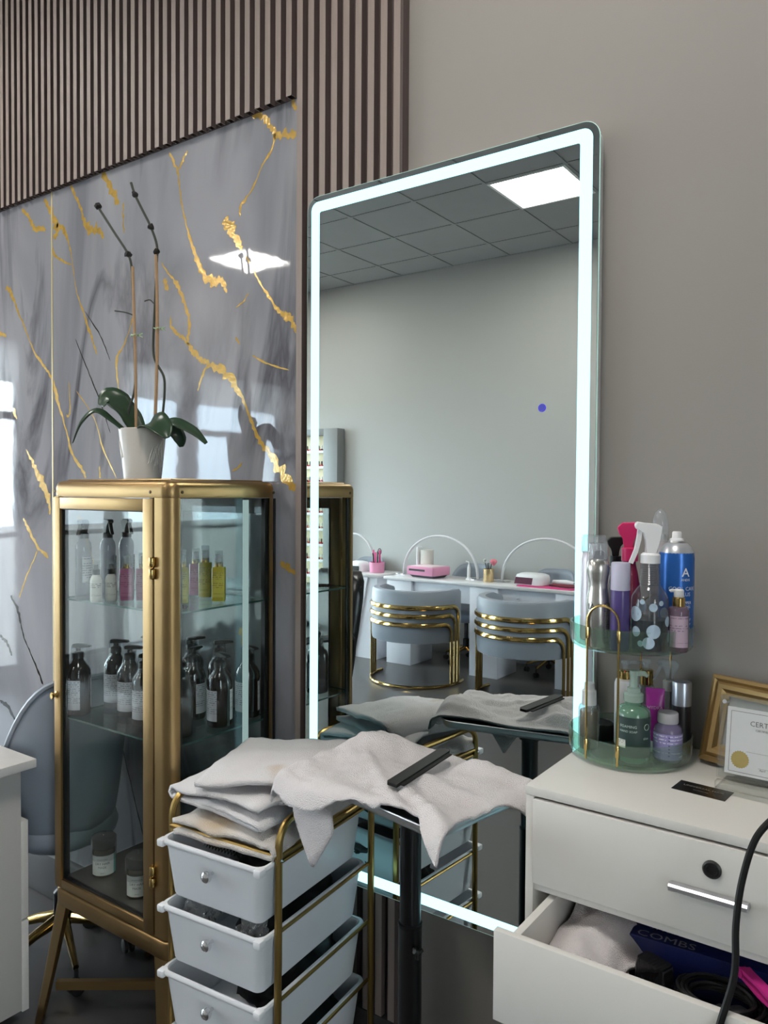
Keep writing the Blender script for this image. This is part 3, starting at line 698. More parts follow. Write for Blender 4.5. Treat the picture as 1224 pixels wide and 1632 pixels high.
for x, y, k, h, lb in ((-1.893, -.329, 'pink', .136, 'pink oil bottle in front of the bright headed spray bottle'), (-1.858, -.300, 'pink', .136, 'pink oil bottle cut by the door frame'),
                       (-1.728, -.268, 'yellow', .150, 'yellow oil bottle cut by the corner post'), (-1.828, -.130, 'pink', .141, 'pink oil bottle between two yellow ones'),
                       (-1.770, -.145, 'yellow', .153, 'tallest yellow oil bottle in the middle of the right pane'), (-1.674, -.180, 'yellow', .145, 'yellow oil bottle nearest the light strip')):
    t = thing('oil_bottle', lb, 'bottle', (x, y, SH1), face_cam(x, y, -10), 'pink and yellow oil bottles')
    s = h/.145; hb = .098*s
    bm = B(); loft(bm, [[(a, b, z) for a, b in rrect(w, w*.82, .008, 4)] for w, z in ((.035, 0), (.038, .003), (.038, hb-.004), (.034, hb))]); obj('body', bm, OIL[k], t)
    bm = B(); box(bm, -.0155, .0155, -.0164, -.0160, .012, hb-.014); obj('label', bm, OLB[k], t)
    bm = B(); lathe(bm, [(.0115, hb-.001), (.0118, hb+.002), (.0118, hb+.012), (.0105, hb+.013)], seg=18); obj('gold_collar', bm, gold_b, t)
    bm = B(); lathe(bm, [(.0075, hb+.012), (.0075, hb+.026), (.009, hb+.027), (.009, hb+.034), (0, hb+.036)], seg=14); obj('pump', bm, white_cap, t)
    bm = B(); lathe(bm, [(.0122, hb+.006), (.0120, h-.002), (.0105, h), (0, h)], seg=18, cap=False); obj('clear_cap', bm, clear_cap, t)
# bead bracelet on the shelf
t = thing('bead_bracelet', 'dark red bead bracelet lying at the shelf edge behind the corner post', 'bracelet', (-1.650, -.345, SH1))
bead = M('bead', (66, 26, 30), .25, var=.3)
for k in range(16):
    a = 2*PI*k/16
    bm = B(); lathe(bm, [(0, 0), (.0028, .0006), (.0040, .004), (.0028, .0074), (0, .008)], (.022*math.cos(a), .018*math.sin(a), 0), 8); obj('bead', bm, bead, t)
# treatment jars on the cabinet floor
jar_m = M('jar_amber', (62, 54, 38), .12, var=.1, coat=.4); lid_m = M('jar_lid', (54, 50, 48), .35, var=.1)
for x, y, lb in ((-2.005, -.330, 'squat labelled hair mask jar at the back of the cabinet floor'), (-1.822, -.345, 'squat labelled hair mask jar near the door hinge')):
    t = thing('mask_jar', lb, 'jar', (x, y, SH0), face_cam(x, y, -8), 'hair mask jars')
    bm = B(); lathe(bm, [(.030, 0), (.033, .003), (.033, .072), (.031, .078), (.029, .080), (.029, .086)], seg=26); obj('body', bm, jar_m, t)
    bm = B(); lathe(bm, [(.0335, .084), (.0345, .086), (.0345, .108), (.033, .112), (0, .1125)], seg=26); obj('lid', bm, lid_m, t)
    bm = B(); lathe(bm, [(.036, .05), (.0365, .084), (.036, .112), (.030, .117), (.010, .119), (.004, .126)], seg=26, cap=False)
    for v in bm.verts: v.co += Vector((random.uniform(-.001, .001), random.uniform(-.001, .001), random.uniform(-.001, .001)))
    obj('shrink_wrap', bm, wrap_pl, t)
    obj('label', arc_label(.033, .008, .066, -62, 62), M('jar_label', (214, 212, 208), .5, var=.02), t)
    obj('teal_band', arc_label(.033, .008, .066, 62, 84), M('teal_band', (70, 150, 138), .5, var=.04), t)
    bm = B(); R_ = .0342
    wrapf = lambda z0: (lambda u, v: (R_*math.sin(u/R_), -R_*math.cos(u/R_), z0+v))
    text_bm(bm, 'DRY HAIR', .0098, wrapf(.040)); text_bm(bm, 'MASK', .0098, wrapf(.029)); text_bm(bm, 'INTENSE REPAIR', .0042, wrapf(.054)); text_bm(bm, '200 ML', .004, wrapf(.014))
    obj('lettering', bm, M('ink', (52, 52, 56), .5), t, smooth=False)

# ================================================================== ORCHID
CT = 1.614
pot_m = M('pot_ceramic', (228, 220, 210), .25, var=.03, bump=.06, bscale=30)
orch = thing('orchid', 'faded orchid with two bare staked stems in an embossed cream pot', 'plant', (-1.960, -.223, CT))
bm = B(); lathe(bm, [(.051, 0), (.054, .003), (.069, .150), (.0705, .156), (.068, .158), (.065, .152), (.060, .112), (0, .110)], seg=40); obj('pot', bm, pot_m, orch)
bm = B()
rr = random.Random(5)
for k in range(15):       # embossed scroll lines on the pot
    a0 = rr.uniform(0, 2*PI); z0 = rr.uniform(.015, .09); pts = []
    for i in range(15):
        t = i/14; z = z0+.05*math.sin(t*PI)*rr.choice((1, 1)); a = a0+.55*t; r = .0545+.0147*z/.150
        pts.append((r*math.cos(a), r*math.sin(a), z))
    tube(bm, pts, .0012, 5)
obj('pot_relief', bm, pot_m, orch)
bm = B(); lathe(bm, [(.0595, .110), (.045, .120), (.02, .123), (0, .122)], seg=20); obj('bark', bm, M('bark', (70, 58, 44), .9, var=.4, vscale=60, bump=.8, bscale=70), orch)
leaf_m = M('orchid_leaf', (42, 66, 46), .32, var=.18, vscale=14, stretch=(1, 1, 1)); stem_m = M('orchid_stem', (50, 54, 44), .5, var=.25, vscale=40); stake_m = M('bamboo_stake', (176, 142, 108), .6, var=.15, vscale=40)
bud_m = M('dried_bud', (34, 32, 32), .8, var=.3, vscale=80)
# in-plane axes: e to the right as seen from the room's middle, f toward it
ex = Vector((.815, .579, 0)); fy = Vector((.579, -.815, 0))
def L3(a, b, c=0.0): v = ex*a+fy*c; return Vector((v.x, v.y, b))
def leaf(spine, widths, cup=.25, tilt=.0):
    P = smooth_path(spine, 6); n = len(P); bm = B(); rows = []
    for i, p in enumerate(P):
        t = i/(n-1); f = t*(len(widths)-1); k = min(int(f), len(widths)-2); w = widths[k]+(widths[k+1]-widths[k])*(f-k)
        d = (P[min(i+1, n-1)]-P[max(i-1, 0)]).normalized(); s = d.cross(Vector((0, 0, 1))); s = s.normalized() if s.length > 1e-4 else fy.copy()
        up = s.cross(d).normalized(); s = (s*math.cos(tilt)+up*math.sin(tilt)); up = s.cross(d)
        rows.append([p+s*(w*q)+up*(abs(q)**2*w*cup) for q in (-1, -.66, -.33, 0, .33, .66, 1)])
    loft(bm, rows, False, False, closed=False)
    o = obj('leaf', bm, leaf_m, orch, sharp=80); solidify(o, .0022); return o
leaf([L3(0, .125), L3(-.035, .190), L3(-.070, .235, .01), L3(-.098, .252, .015), L3(-.118, .225, .02)], [.016, .036, .044, .036, .012], .25, .8)
leaf([L3(-.02, .125, .02), L3(-.080, .178, .04), L3(-.125, .205, .045), L3(-.165, .170, .05), L3(-.192, .112, .05)], [.012, .016, .019, .016, .004], .35, .4)
leaf([L3(.0, .13, .01), L3(.03, .168, .05), L3(.060, .172, .08), L3(.090, .148, .10), L3(.105, .125, .11)], [.016, .034, .040, .030, .006], .3, -.6)
leaf([L3(.02, .13), L3(.070, .168, .03), L3(.110, .170, .05), L3(.165, .145, .06), L3(.205, .112, .06)], [.012, .024, .027, .023, .008], .35, -.45)
leaf([L3(.03, .13, .02), L3(.070, .155, .02), L3(.100, .148, .02), L3(.116, .125, .02), L3(.122, .104, .02)], [.012, .024, .027, .022, .006], .3, -.7)
def stem(pts, r, mat, name, par=orch): bm = B(); tube(bm, smooth_path(pts, 6), r, 8); return obj(name, bm, mat, par)
st1 = stem([L3(-.030, .11), L3(-.044, .20), L3(-.024, .28), L3(-.024, .394), L3(-.026, .50), L3(-.030, .59), L3(-.032, .635), L3(-.043, .682), L3(-.088, .752), L3(-.133, .822)], .0038, stem_m, 'flower_stem')
st2 = stem([L3(.048, .11), L3(.060, .20), L3(.066, .27), L3(.063, .318), L3(.040, .360), L3(.032, .394), L3(.034, .47), L3(.038, .55), L3(.043, .66), L3(.043, .71), L3(.025, .764), L3(.002, .81), L3(-.022, .859), L3(-.034, .895)], .0038, stem_m, 'flower_stem')
k1 = stem([L3(-.020, .10), L3(-.022, .36), L3(-.030, .645)], .0046, stake_m, 'stake')
k2 = stem([L3(.034, .10), L3(.044, .40), L3(.041, .700)], .0052, stake_m, 'stake')
for pts in (([L3(-.028, .500), L3(-.050, .508), L3(-.084, .513)]), ([L3(.034, .535), L3(.022, .546), L3(.006, .542)])): stem(pts, .0018, stem_m, 'side_shoot')
for c in (L3(-.133, .824), L3(-.043, .682), L3(-.022, .859), L3(.025, .764), L3(.042, .690)):
    bm = B(); bmesh.ops.create_icosphere(bm, subdivisions=2, radius=.0100)
    for v in bm.verts: v.co *= 1+.45*noise.noise(v.co*160+Vector(c)*30)
    bmesh.ops.translate(bm, verts=bm.verts, vec=c); obj('dried_bud', bm, bud_m, orch)
for c in (L3(-.024, .440), L3(.044, .460)):
    bm = B(); tube(bm, [Vector(c)+Vector((.013*math.cos(2*PI*i/10), .009*math.sin(2*PI*i/10), .002*math.sin(3*i))) for i in range(10)], .0018, 5, closed=True)
    tube(bm, [Vector(c)+ex*.012, Vector(c)+ex*.024+Vector((0, 0, .006))], .0016, 5); tube(bm, [Vector(c)+ex*.012, Vector(c)+ex*.024-Vector((0, 0, .006))], .0016, 5)
    obj('plant_clip', bm, M('clip_green', (176, 206, 160), .3), orch)

# ================================================================== LIT MIRROR
mir = thing('lit_mirror', 'tall wall mirror with rounded corners and a glowing white light band', 'mirror', (-1.041, 0, 1.459))
MW, MH = .844, 1.902
mirror_m = M('mirror_silver', (226, 233, 231), .004, 1.0, var=.004)
band_m = EMIT('mirror_band', (172, 231, 241), LED_EMIT)
def mring(inset, y, r=.038): return [(a, y, b) for a, b in rrect(MW-2*inset, MH-2*inset, max(r-inset, .006), 8)]
bm = B(); loft(bm, [mring(.005, -.001), mring(.005, -.036)]); obj('housing', bm, M('mirror_box', (222, 222, 220), .45, 0), mir)
bm = B(); loft(bm, [mring(0, -.036), mring(0, -.0415), mring(.0006, -.042)]); obj('mirror_glass', bm, mirror_m, mir, sharp=20)
bm = B(); loft(bm, [mring(-.0005, -.0365), mring(-.0016, -.0375), mring(-.0016, -.0405), mring(-.0005, -.0415)], False, False); obj('glass_edge', bm, M('mirror_edge_glow', (190, 226, 220), .2, emit=.35), mir)  # glow put into the material, stands for band light caught in the glass edge
bm = B(); loft(bm, [mring(.0147, -.0421), mring(.0147, -.0426), mring(.0437, -.0426), mring(.0437, -.0421)], False, False); obj('light_band', bm, band_m, mir)
blue = EMIT('touch_blue', (70, 72, 235), .9)
bm = B()
bx, bz = -.747+1.041, 1.783-1.459
def circ(r, a0=0, a1=360, n=20): return [(bx+r*math.cos(D2R(a0+(a1-a0)*i/n)), -.0424, bz+r*math.sin(D2R(a0+(a1-a0)*i/n))) for i in range(n+1)]
tube(bm, circ(.0085), .0010, 5); tube(bm, circ(.0042, 120, 420), .0008, 5); tube(bm, [(bx, -.0424, bz+.001), (bx, -.0424, bz+.0055)], .0008, 5)
obj('touch_button', bm, blue, mir)
bm = B(); lathe(bm, [(.0075, 0), (.0075, .0002)], seg=20); bmesh.ops.rotate(bm, verts=bm.verts, cent=(0, 0, 0), matrix=Matrix.Rotation(PI/2, 3, 'X')); bmesh.ops.translate(bm, verts=bm.verts, vec=(bx, -.0421, bz))
obj('touch_pad', bm, EMIT('touch_glow', (132, 134, 200), .42), mir)

# ================================================================== TRAY STAND
TZ = .968
tray = thing('tray_stand', 'salon tray stand with a steel tray on a black pole', 'stand', (-.905, -.340, 0), D2R(-11))
TWX, TWY = .43, .31
def tring(inset, z): return [(a, b, z) for a, b in rrect(TWX-2*inset, TWY-2*inset, max(.045-inset, .008), 7)]
bm = B()
loft(bm, [tring(.014, TZ-.016), tring(.006, TZ-.013), tring(.002, TZ-.004), tring(0, TZ+.004), tring(-.003, TZ+.006), tring(-.002, TZ+.008), tring(.003, TZ+.007), tring(.006, TZ-.003), tring(.010, TZ-.010), tring(.020, TZ-.012)])
obj('tray', bm, steel, tray, sharp=60)
bm = B(); box(bm, -.10, .10, -.012, .012, TZ-.032, TZ-.016, .002); box(bm, -.012, .012, -.09, .09, TZ-.0315, TZ-.0165, .002); lathe(bm, [(.03, TZ-.06), (.03, TZ-.032)], seg=18); obj('bracket', bm, black_mt, tray)
bm = B(); lathe(bm, [(.0228, .60), (.0228, TZ-.034)], seg=24); obj('inner_pole', bm, black_mt, tray)
bm = B(); lathe(bm, [(.0255, .07), (.0255, .655), (.0262, .656), (.0262, .664), (.0235, .666)], seg=24); pl = obj('outer_pole', bm, black_mt, tray)
bm = B()
tube(bm, [(.024, -.012, .62), (.040, -.018, .62)], .004, 8)
for k in range(3):
    a = 2*PI*k/3+.4; tube(bm, [(.041, -.018, .62), (.041+.006*math.cos(a)*.3, -.018+.012*math.cos(a), .62+.012*math.sin(a))], .0048, 8)
obj('clamp_knob', bm, black_pl, pl)
for k in range(5):
    a = 2*PI*k/5+.3; ca, sa = math.cos(a), math.sin(a)
    bm = B(); tube(bm, [(.02*ca, .02*sa, .085), (.15*ca, .15*sa, .075), (.20*ca, .20*sa, .062)], [.016, .013, .011], 8); lg = obj('leg', bm, black_mt, tray)
    bm = B(); lathe(bm, [(.018, -.009), (.022, -.006), (.022, .006), (.018, .009)], seg=14); bmesh.ops.rotate(bm, verts=bm.verts, cent=(0, 0, 0), matrix=Matrix.Rotation(PI/2, 3, 'X'))
    bmesh.ops.rotate(bm, verts=bm.verts, cent=(0, 0, 0), matrix=Matrix.Rotation(a+1, 3, 'Z')); bmesh.ops.translate(bm, verts=bm.verts, vec=(.20*ca, .20*sa, .022)); tube(bm, [(.20*ca, .20*sa, .022), (.20*ca, .20*sa, .066)], .005, 6)
    obj('caster', bm, rubber, lg)

# ================================================================== TOWELS
def towel_mat(name, base, stain=None):
    m, nt, b = nodemat(name); L = nt.links; N = nt.nodes.new
    tc = N('ShaderNodeTexCoord')
    n1 = N('ShaderNodeTexNoise'); n1.inputs['Scale'].default_value = 9; n1.inputs['Detail'].default_value = 5; L.new(tc.outputs['Object'], n1.inputs['Vector'])
    mx = N('ShaderNodeMix'); mx.data_type = 'RGBA'; L.new(n1.outputs['Fac'], mx.inputs['Factor'])
    c = lin(base); mx.inputs['A'].default_value = tuple(v*.93 for v in c[:3])+(1,); mx.inputs['B'].default_value = tuple(min(1, v*1.05) for v in c[:3])+(1,)
    col = mx.outputs['Result']
    if stain:
        (sx, sy, sz), rad, sc = stain
        mp = N('ShaderNodeVectorMath'); mp.operation = 'DISTANCE'; mp.inputs[1].default_value = (sx, sy, sz)
        n5 = N('ShaderNodeTexNoise'); n5.inputs['Scale'].default_value = 22; L.new(tc.outputs['Object'], n5.inputs['Vector'])
        L.new(tc.outputs['Object'], mp.inputs[0])
        ad = N('ShaderNodeMath'); ad.operation = 'MULTIPLY_ADD'; ad.inputs[1].default_value = rad*.9; L.new(n5.outputs['Fac'], ad.inputs[0]); L.new(mp.outputs['Value'], ad.inputs[2])
        cr = N('ShaderNodeMapRange'); cr.inputs['From Min'].default_value = rad*.55; cr.inputs['From Max'].default_value = rad*1.45; cr.inputs['To Min'].default_value = .8; cr.inputs['To Max'].default_value = 0
        L.new(ad.outputs[0], cr.inputs['Value'])
        m2 = N('ShaderNodeMix'); m2.data_type = 'RGBA'; L.new(cr.outputs[0], m2.inputs['Factor']); L.new(col, m2.inputs['A']); m2.inputs['B'].default_value = lin(sc); col = m2.outputs['Result']
    L.new(col, b.inputs['Base Color']); b.inputs['Roughness'].default_value = .95; b.inputs['Sheen Weight'].default_value = .25; b.inputs['Sheen Roughness'].default_value = .7
    b.inputs['Specular IOR Level'].default_value = .1
    n2 = N('ShaderNodeTexNoise'); n2.inputs['Scale'].default_value = 340; n2.inputs['Detail'].default_value = 3; n2.inputs['Roughness'].default_value = .7; L.new(tc.outputs['Object'], n2.inputs['Vector'])
    vo = N('ShaderNodeTexVoronoi'); vo.inputs['Scale'].default_value = 420; L.new(tc.outputs['Object'], vo.inputs['Vector'])
    ad = N('ShaderNodeMath'); ad.operation = 'SUBTRACT'; L.new(n2.outputs['Fac'], ad.inputs[0]); L.new(vo.outputs['Distance'], ad.inputs[1])
    bp = N('ShaderNodeBump'); bp.inputs['Strength'].default_value = .8; bp.inputs['Distance'].default_value = .0034
    L.new(ad.outputs[0], bp.inputs['Height']); L.new(bp.outputs[0], b.inputs['Normal'])
    return m
towel_white = towel_mat('towel_white', (228, 221, 222))
def fb(p, s, o=0.0): return noise.noise(Vector((p[0]*s+o, p[1]*s-o*.7, o*1.3)))
# --- towel draped over the tray (cloth coordinates s,t run along the tray's long and short sides)
def drape(s, t):
    eL, eF, eR = -.205, -.150, .212
    u, v, z = s, t, TZ+.012
    dropF = max(0.0, eF-t); dropL = max(0.0, eL-s); dropR = max(0.0, s-eR)
    rad = .035
    def bend(d):                      # (outward, downward) of cloth going over an edge
        if d <= 0: return 0.0, 0.0
        a = min(d/rad, 1.28)
        ow_ = rad*math.sin(a); dn = rad*(1-math.cos(a)); e = max(0.0, d-rad*1.28)
        return ow_+e*math.cos(1.28), dn+e*math.sin(1.28)
    oF, dF = bend(dropF); oL, dL = bend(dropL); oR, dR = bend(dropR)
    if dropF > 0: v = eF-oF
    if dropL > 0: u = eL-oL
    if dropR > 0: u = eR+oR
    z -= max(dF, dL, dR) + .30*min(dF, max(dL, dR))
    out = max(dropF, dropL, dropR)
    # folds
    p = (s, t); z_flat = z
    z += .013*fb(p, 9, 3)*(1 if out < .02 else .4) + .0075*fb(p, 24, 1) + .003*fb(p, 55, 2)
    z += .030*math.exp(-((s+.165)/.055)**2-((t-.085)/.060)**2)                 # puffed fold at the back left
    z += .016*math.exp(-((s+.215)/.05)**2-((t+.02)/.10)**2)
    r1 = t-.105-.25*(s-.12)
    z += .026*math.exp(-(r1/.020)**2)*smoothstep(.03, .10, s)                  # rolled fold along the back right
    r2 = t+.015-.15*(s-.1)
    z += .012*math.exp(-(r2/.022)**2)*smoothstep(-.02, .08, s)*(1-smoothstep(.16, .21, s))
    r3 = (t+.095)+.45*(s-.10)
    z += .018*math.exp(-(r3/.018)**2)*smoothstep(.02, .09, s)
    r4 = t+.05+.6*(s+.05)
    z += .006*math.exp(-(r4/.014)**2)
    z = z_flat+(z-z_flat)*(1-.75*smoothstep(.105, .15, t))
    v += .018*fb((s*1.0, 9.0), 11, 2)*min(1, dropF*14); u += .014*fb((t, 4.0), 12, 5)*min(1, (dropL+dropR)*14)
    z += .004*fb((s*3, t), 30, 8)*min(1, out*20)
    return Vector((u, v, z))
towel = None
def towel_bm():
    bm = B()
    def fn(a, b):
        hemF = -.222+.052*smoothstep(.32, .60, a)+.008*smoothstep(.60, .74, a)-.045*smoothstep(.84, .95, a)
        t = hemF+(.150-hemF)*b+.006*math.sin(a*17)
        left = -.292+.030*smoothstep(.5, 1, b); right = .226+.045*smoothstep(.62, .86, b)+.030*smoothstep(.30, .05, b)
        s = left+(right-left)*a
        return drape(s, t)
    gridsurf(bm, 96, 72, fn)
    return bm
to = obj('draped_towel', towel_bm(), towel_white, sharp=180)
to.location = (-.905, -.340, 0); to.rotation_euler = (0, 0, D2R(-11)); solidify(to, .006, 1)
tag(to, 'crumpled off white towel draped over the steel tray', 'towel')
# turned-under end of the same towel hanging below the left hem
bm = B()
def tail(a, b):
    s = -.190+.125*a; w = 1-abs(2*a-1)*.9
    p = drape(s, -.215); q = Vector((p.x+.008, p.y+.020, TZ-.050-(.105*w+.02)*b))
    return Vector((p.x*(1-b)+q.x*b, p.y+.018, min(p.z, TZ-.03)*(1-b)+q.z*b))
gridsurf(bm, 20, 10, tail); tl = obj('hanging_corner', bm, towel_white, to, sharp=180); solidify(tl, .004)
# comb lying on the towel
cz = TZ+.034
comb = tag(obj('comb', B(), None), 'black cutting comb lying across the towel on the tray', 'comb')
bm = B()
A, Bq = Vector((-.872, -.462)), Vector((-.880, -.238)); dr = (Bq-A).normalized(); nr = Vector((-dr.y, dr.x)); Lc = (Bq-A).length
prof = [(0, -.013), (0, .010), (.006, .014), (Lc-.012, .014), (Lc, .008), (Lc, -.010), (Lc-.008, -.013)]
prism(bm, prof, .0075, lambda a, b, d: (a, b, d)); bmesh.ops.bevel(bm, geom=list(bm.edges), offset=.001, segments=1, affect='EDGES')
k = 0
for i in range(46):
    x = .012+i*(Lc-.024)/46
    box(bm, x, x+.0022, -.0225, -.012, .0022, .0052)
bm.to_mesh(comb.data); bm.free(); comb.data.materials.append(M('comb_black', (11, 11, 12), .5, var=.1, spec=.3))
comb.location = (A.x, A.y, cz); comb.rotation_euler = (D2R(4), D2R(-2), math.atan2(dr.y, dr.x))

# ================================================================== DRAWER TROLLEY
tro = thing('drawer_trolley', 'brass framed trolley with white pull out plastic drawers', 'trolley', (-1.329, -.307, 0), D2R(4.9))
HX, HY = .160, .194
def hoop(x):
    r = .050; zt = .862
    pts = [(x, -HY-.004, .075), (x, -HY, .5), (x, -HY+.002, zt-r)]
    for i in range(1, 7): a = PI/2*i/6; pts.append((x, -HY+.002+r-r*math.cos(a), zt-r+r*math.sin(a)))
    for i in range(0, 7): a = PI/2*i/6; pts.append((x, HY-r+r*math.sin(a), zt-r+r*math.cos(a)))
    pts += [(x, HY, .5), (x, HY+.004, .075)]
    bm = B(); tube(bm, pts, .0085, 10); return bm
for x in (-HX, HX): obj('side_hoop', hoop(x), gold_r, tro)
RZ = [.772, .618, .464, .310]
for x in (-HX, HX):
    for z in [.790]+RZ:
        bm = B(); tube(bm, [(x*(1-.035 if z != .790 else 1), -HY, z), (x*(1-.035 if z != .790 else 1), HY, z)], .0055 if z == .790 else .0045, 8); obj('side_rail', bm, gold_r, tro)
bm = B(); tube(bm, [(-HX, -HY, .790), (HX, -HY, .790)], .0078, 10); obj('front_bar', bm, gold_r, tro)
bm = B(); tube(bm, [(-HX, HY, .790), (HX, HY, .790)], .0078, 10); obj('back_bar', bm, gold_r, tro)
def mesh_mat():
    m, nt, b = nodemat('perforated_brass'); L = nt.links; N = nt.nodes.new
    tc = N('ShaderNodeTexCoord'); mp = N('ShaderNodeMapping'); mp.inputs['Scale'].default_value = (150, 150, 0); L.new(tc.outputs['Object'], mp.inputs[0])
    fr = N('ShaderNodeVectorMath'); fr.operation = 'FRACTION'; L.new(mp.outputs[0], fr.inputs[0])
    ds = N('ShaderNodeVectorMath'); ds.operation = 'DISTANCE'; ds.inputs[1].default_value = (.5, .5, 0); L.new(fr.outputs[0], ds.inputs[0])
    gt = N('ShaderNodeMath'); gt.operation = 'GREATER_THAN'; gt.inputs[1].default_value = .28; L.new(ds.outputs['Value'], gt.inputs[0])
    b.inputs['Base Color'].default_value = lin((176, 146, 84)); b.inputs['Metallic'].default_value = 1; b.inputs['Roughness'].default_value = .38
    L.new(gt.outputs[0], b.inputs['Alpha'])
    return m
bm = B(); box(bm, -HX+.006, HX-.006, -HY+.006, HY-.006, .7895, .7910); obj('perforated_top', bm, mesh_mat(), tro)
for x in (HX-.012, -HX+.004):
    bm = B(); box(bm, x, x+.008, -HY, HY, .778, .800, .001); obj('top_flange', bm, gold_r, tro)
bin_m = M('drawer_plastic', (226, 229, 234), .32, var=.02, trans=.0)
rim_w = M('drawer_rim', (226, 228, 232), .35, var=.02)
bm = B(); lathe(bm, [(.0022, 0), (.0040, .001), (.0040, .003), (.001, .0035)], seg=10); bmesh.ops.rotate(bm, verts=bm.verts, cent=(0, 0, 0), matrix=Matrix.Rotation(PI/2, 3, 'Y')); bmesh.ops.translate(bm, verts=bm.verts, vec=(HX+.008, -HY, .785)); obj('screw', bm, chrome, tro)
for i, z in enumerate(RZ):
    ya, yb = -HY-.045, HY-.012; yc, yd = (ya+yb)/2, yb-ya; w = .296; hgt = .128
    def dring(wx, wy, zz, r=.022, oy=0): return [(a, yc+b+oy, zz) for a, b in rrect(wx, wy, r, 5)]
    bm = B()
    loft(bm, [dring(w-.036, yd-.040, z-hgt, .018), dring(w-.030, yd-.034, z-hgt+.006, .020), dring(w-.004, yd-.004, z+.004), dring(w-.008, yd-.008, z+.004), dring(w-.034, yd-.038, z-hgt+.009, .018)])
    d = obj('drawer', bm, bin_m, tro, sharp=60)
    bm = B(); loft(bm, [dring(w-.002, yd-.002, z-.006), dring(w+.008, yd+.008, z-.004), dring(w+.010, yd+.010, z+.002), dring(w+.006, yd+.006, z+.007), dring(w-.006, yd-.006, z+.007), dring(w-.009, yd-.009, z+.002)], False, False); obj('rim', bm, rim_w, d, sharp=60)
    for sx in (-1, 1):
        bm = B(); box(bm, sx*(w/2-.004)-.010, sx*(w/2-.004)+.010, ya-.010, ya+.012, z-.010, z+.0075, .004); obj('rim_corner', bm, rim_w, d)
    bm = B(); lathe(bm, [(.004, 0), (.004, .012), (.010, .016), (.0135, .022), (.012, .029), (.007, .033), (0, .034)], seg=16)
    bmesh.ops.rotate(bm, verts=bm.verts, cent=(0, 0, 0), matrix=Matrix.Rotation(PI/2, 3, 'X')); bmesh.ops.translate(bm, verts=bm.verts, vec=(.005, ya+.010, z-.040)); obj('knob', bm, chrome, d)
for sx in (-1, 1):
    for sy in (-1, 1):
        bm = B(); lathe(bm, [(.020, -.010), (.026, -.007), (.026, .007), (.020, .010)], seg=16); bmesh.ops.rotate(bm, verts=bm.verts, cent=(0, 0, 0), matrix=Matrix.Rotation(PI/2, 3, 'Y'))
        bmesh.ops.translate(bm, verts=bm.verts, vec=(sx*HX, sy*HY, .026)); tube(bm, [(sx*HX, sy*HY, .026), (sx*HX, sy*HY, .085)], .006, 6); obj('caster', bm, rubber, tro)
# things kept in the drawers
def lump(name, label, cat, c, size, seed, mat, rough=.5, rz=4.9, sub=4):
    bm = B(); bmesh.ops.create_icosphere(bm, subdivisions=sub, radius=1)
    for v in bm.verts:
        n = v.co.normalized(); f = 1+rough*.5*noise.noise(n*2.3+Vector((seed, 0, 0)))+rough*.35*noise.noise(n*6+Vector((0, seed, 0)))
        q = n*f; q.z = max(q.z, -.75); v.co = Vector((q.x*size[0], q.y*size[1], (q.z+.75)*size[2]))
    o = tag(obj(name, bm, mat, sharp=180), label, cat); o.location = c; o.rotation_euler = (0, 0, D2R(rz)); return o
def tl_(x, y): a = D2R(4.9); return (-1.329+x*math.cos(a)-y*math.sin(a), -.307+x*math.sin(a)+y*math.cos(a))
cape = M('black_cape', (20, 20, 23), .55, var=.3, vscale=30, bump=.4, bscale=60)
film = GLASS('crumpled_film', (232, 234, 236), 1.6, .08, body=.10)
for i, z in enumerate(RZ[:4]):
    x, y = tl_(.020, .03)
    lump('black_cape', ['black salon cape folded in the top trolley drawer', 'black salon cape folded in the second trolley drawer', 'black salon cape folded in the third trolley drawer', 'black salon cape folded in the lowest trolley drawer'][i], 'cape', (x, y, z-.117), (.105, .150, .066), 3+i*5, cape, .35)
x, y = tl_(-.085, -.175); lump('plastic_film', 'crumpled clear plastic film at the left of the second trolley drawer', 'packaging', (x, y, RZ[1]-.065), (.042, .030, .050), 21, film, 1.2)
x, y = tl_(.085, -.185); lump('plastic_film', 'crumpled clear plastic film at the right of the second trolley drawer', 'packaging', (x, y, RZ[1]-.065), (.040, .024, .046), 33, film, 1.2)
# round brush in the top drawer
x, y = tl_(-.02, -.165)
br = thing('round_brush', 'black bristled hair brush poking out of the top trolley drawer', 'brush', (x, y, RZ[0]-.004), D2R(4.9))
bm = B(); tube(bm, [(-.05, 0, 0), (.06, 0, 0)], .010, 10); obj('barrel', bm, black_pl, br)
bm = B(); tube(bm, [(.06, 0, 0), (.09, .01, -.004), (.125, .03, -.012)], [.008, .0095, .007], 8); obj('handle', bm, black_soft, br)
bm = B()
for i in range(22):
    for k in range(12):
        a = 2*PI*k/12+i*.26; x0 = -.048+i*.0048; c, s_ = math.cos(a), math.sin(a)
        tube(bm, [(x0, .0095*c, .0095*s_), (x0, .021*c, .021*s_)], .0006, 3, cap=False)
b_ = obj('bristles', bm, black_pl, br); b_['kind'] = 'stuff'

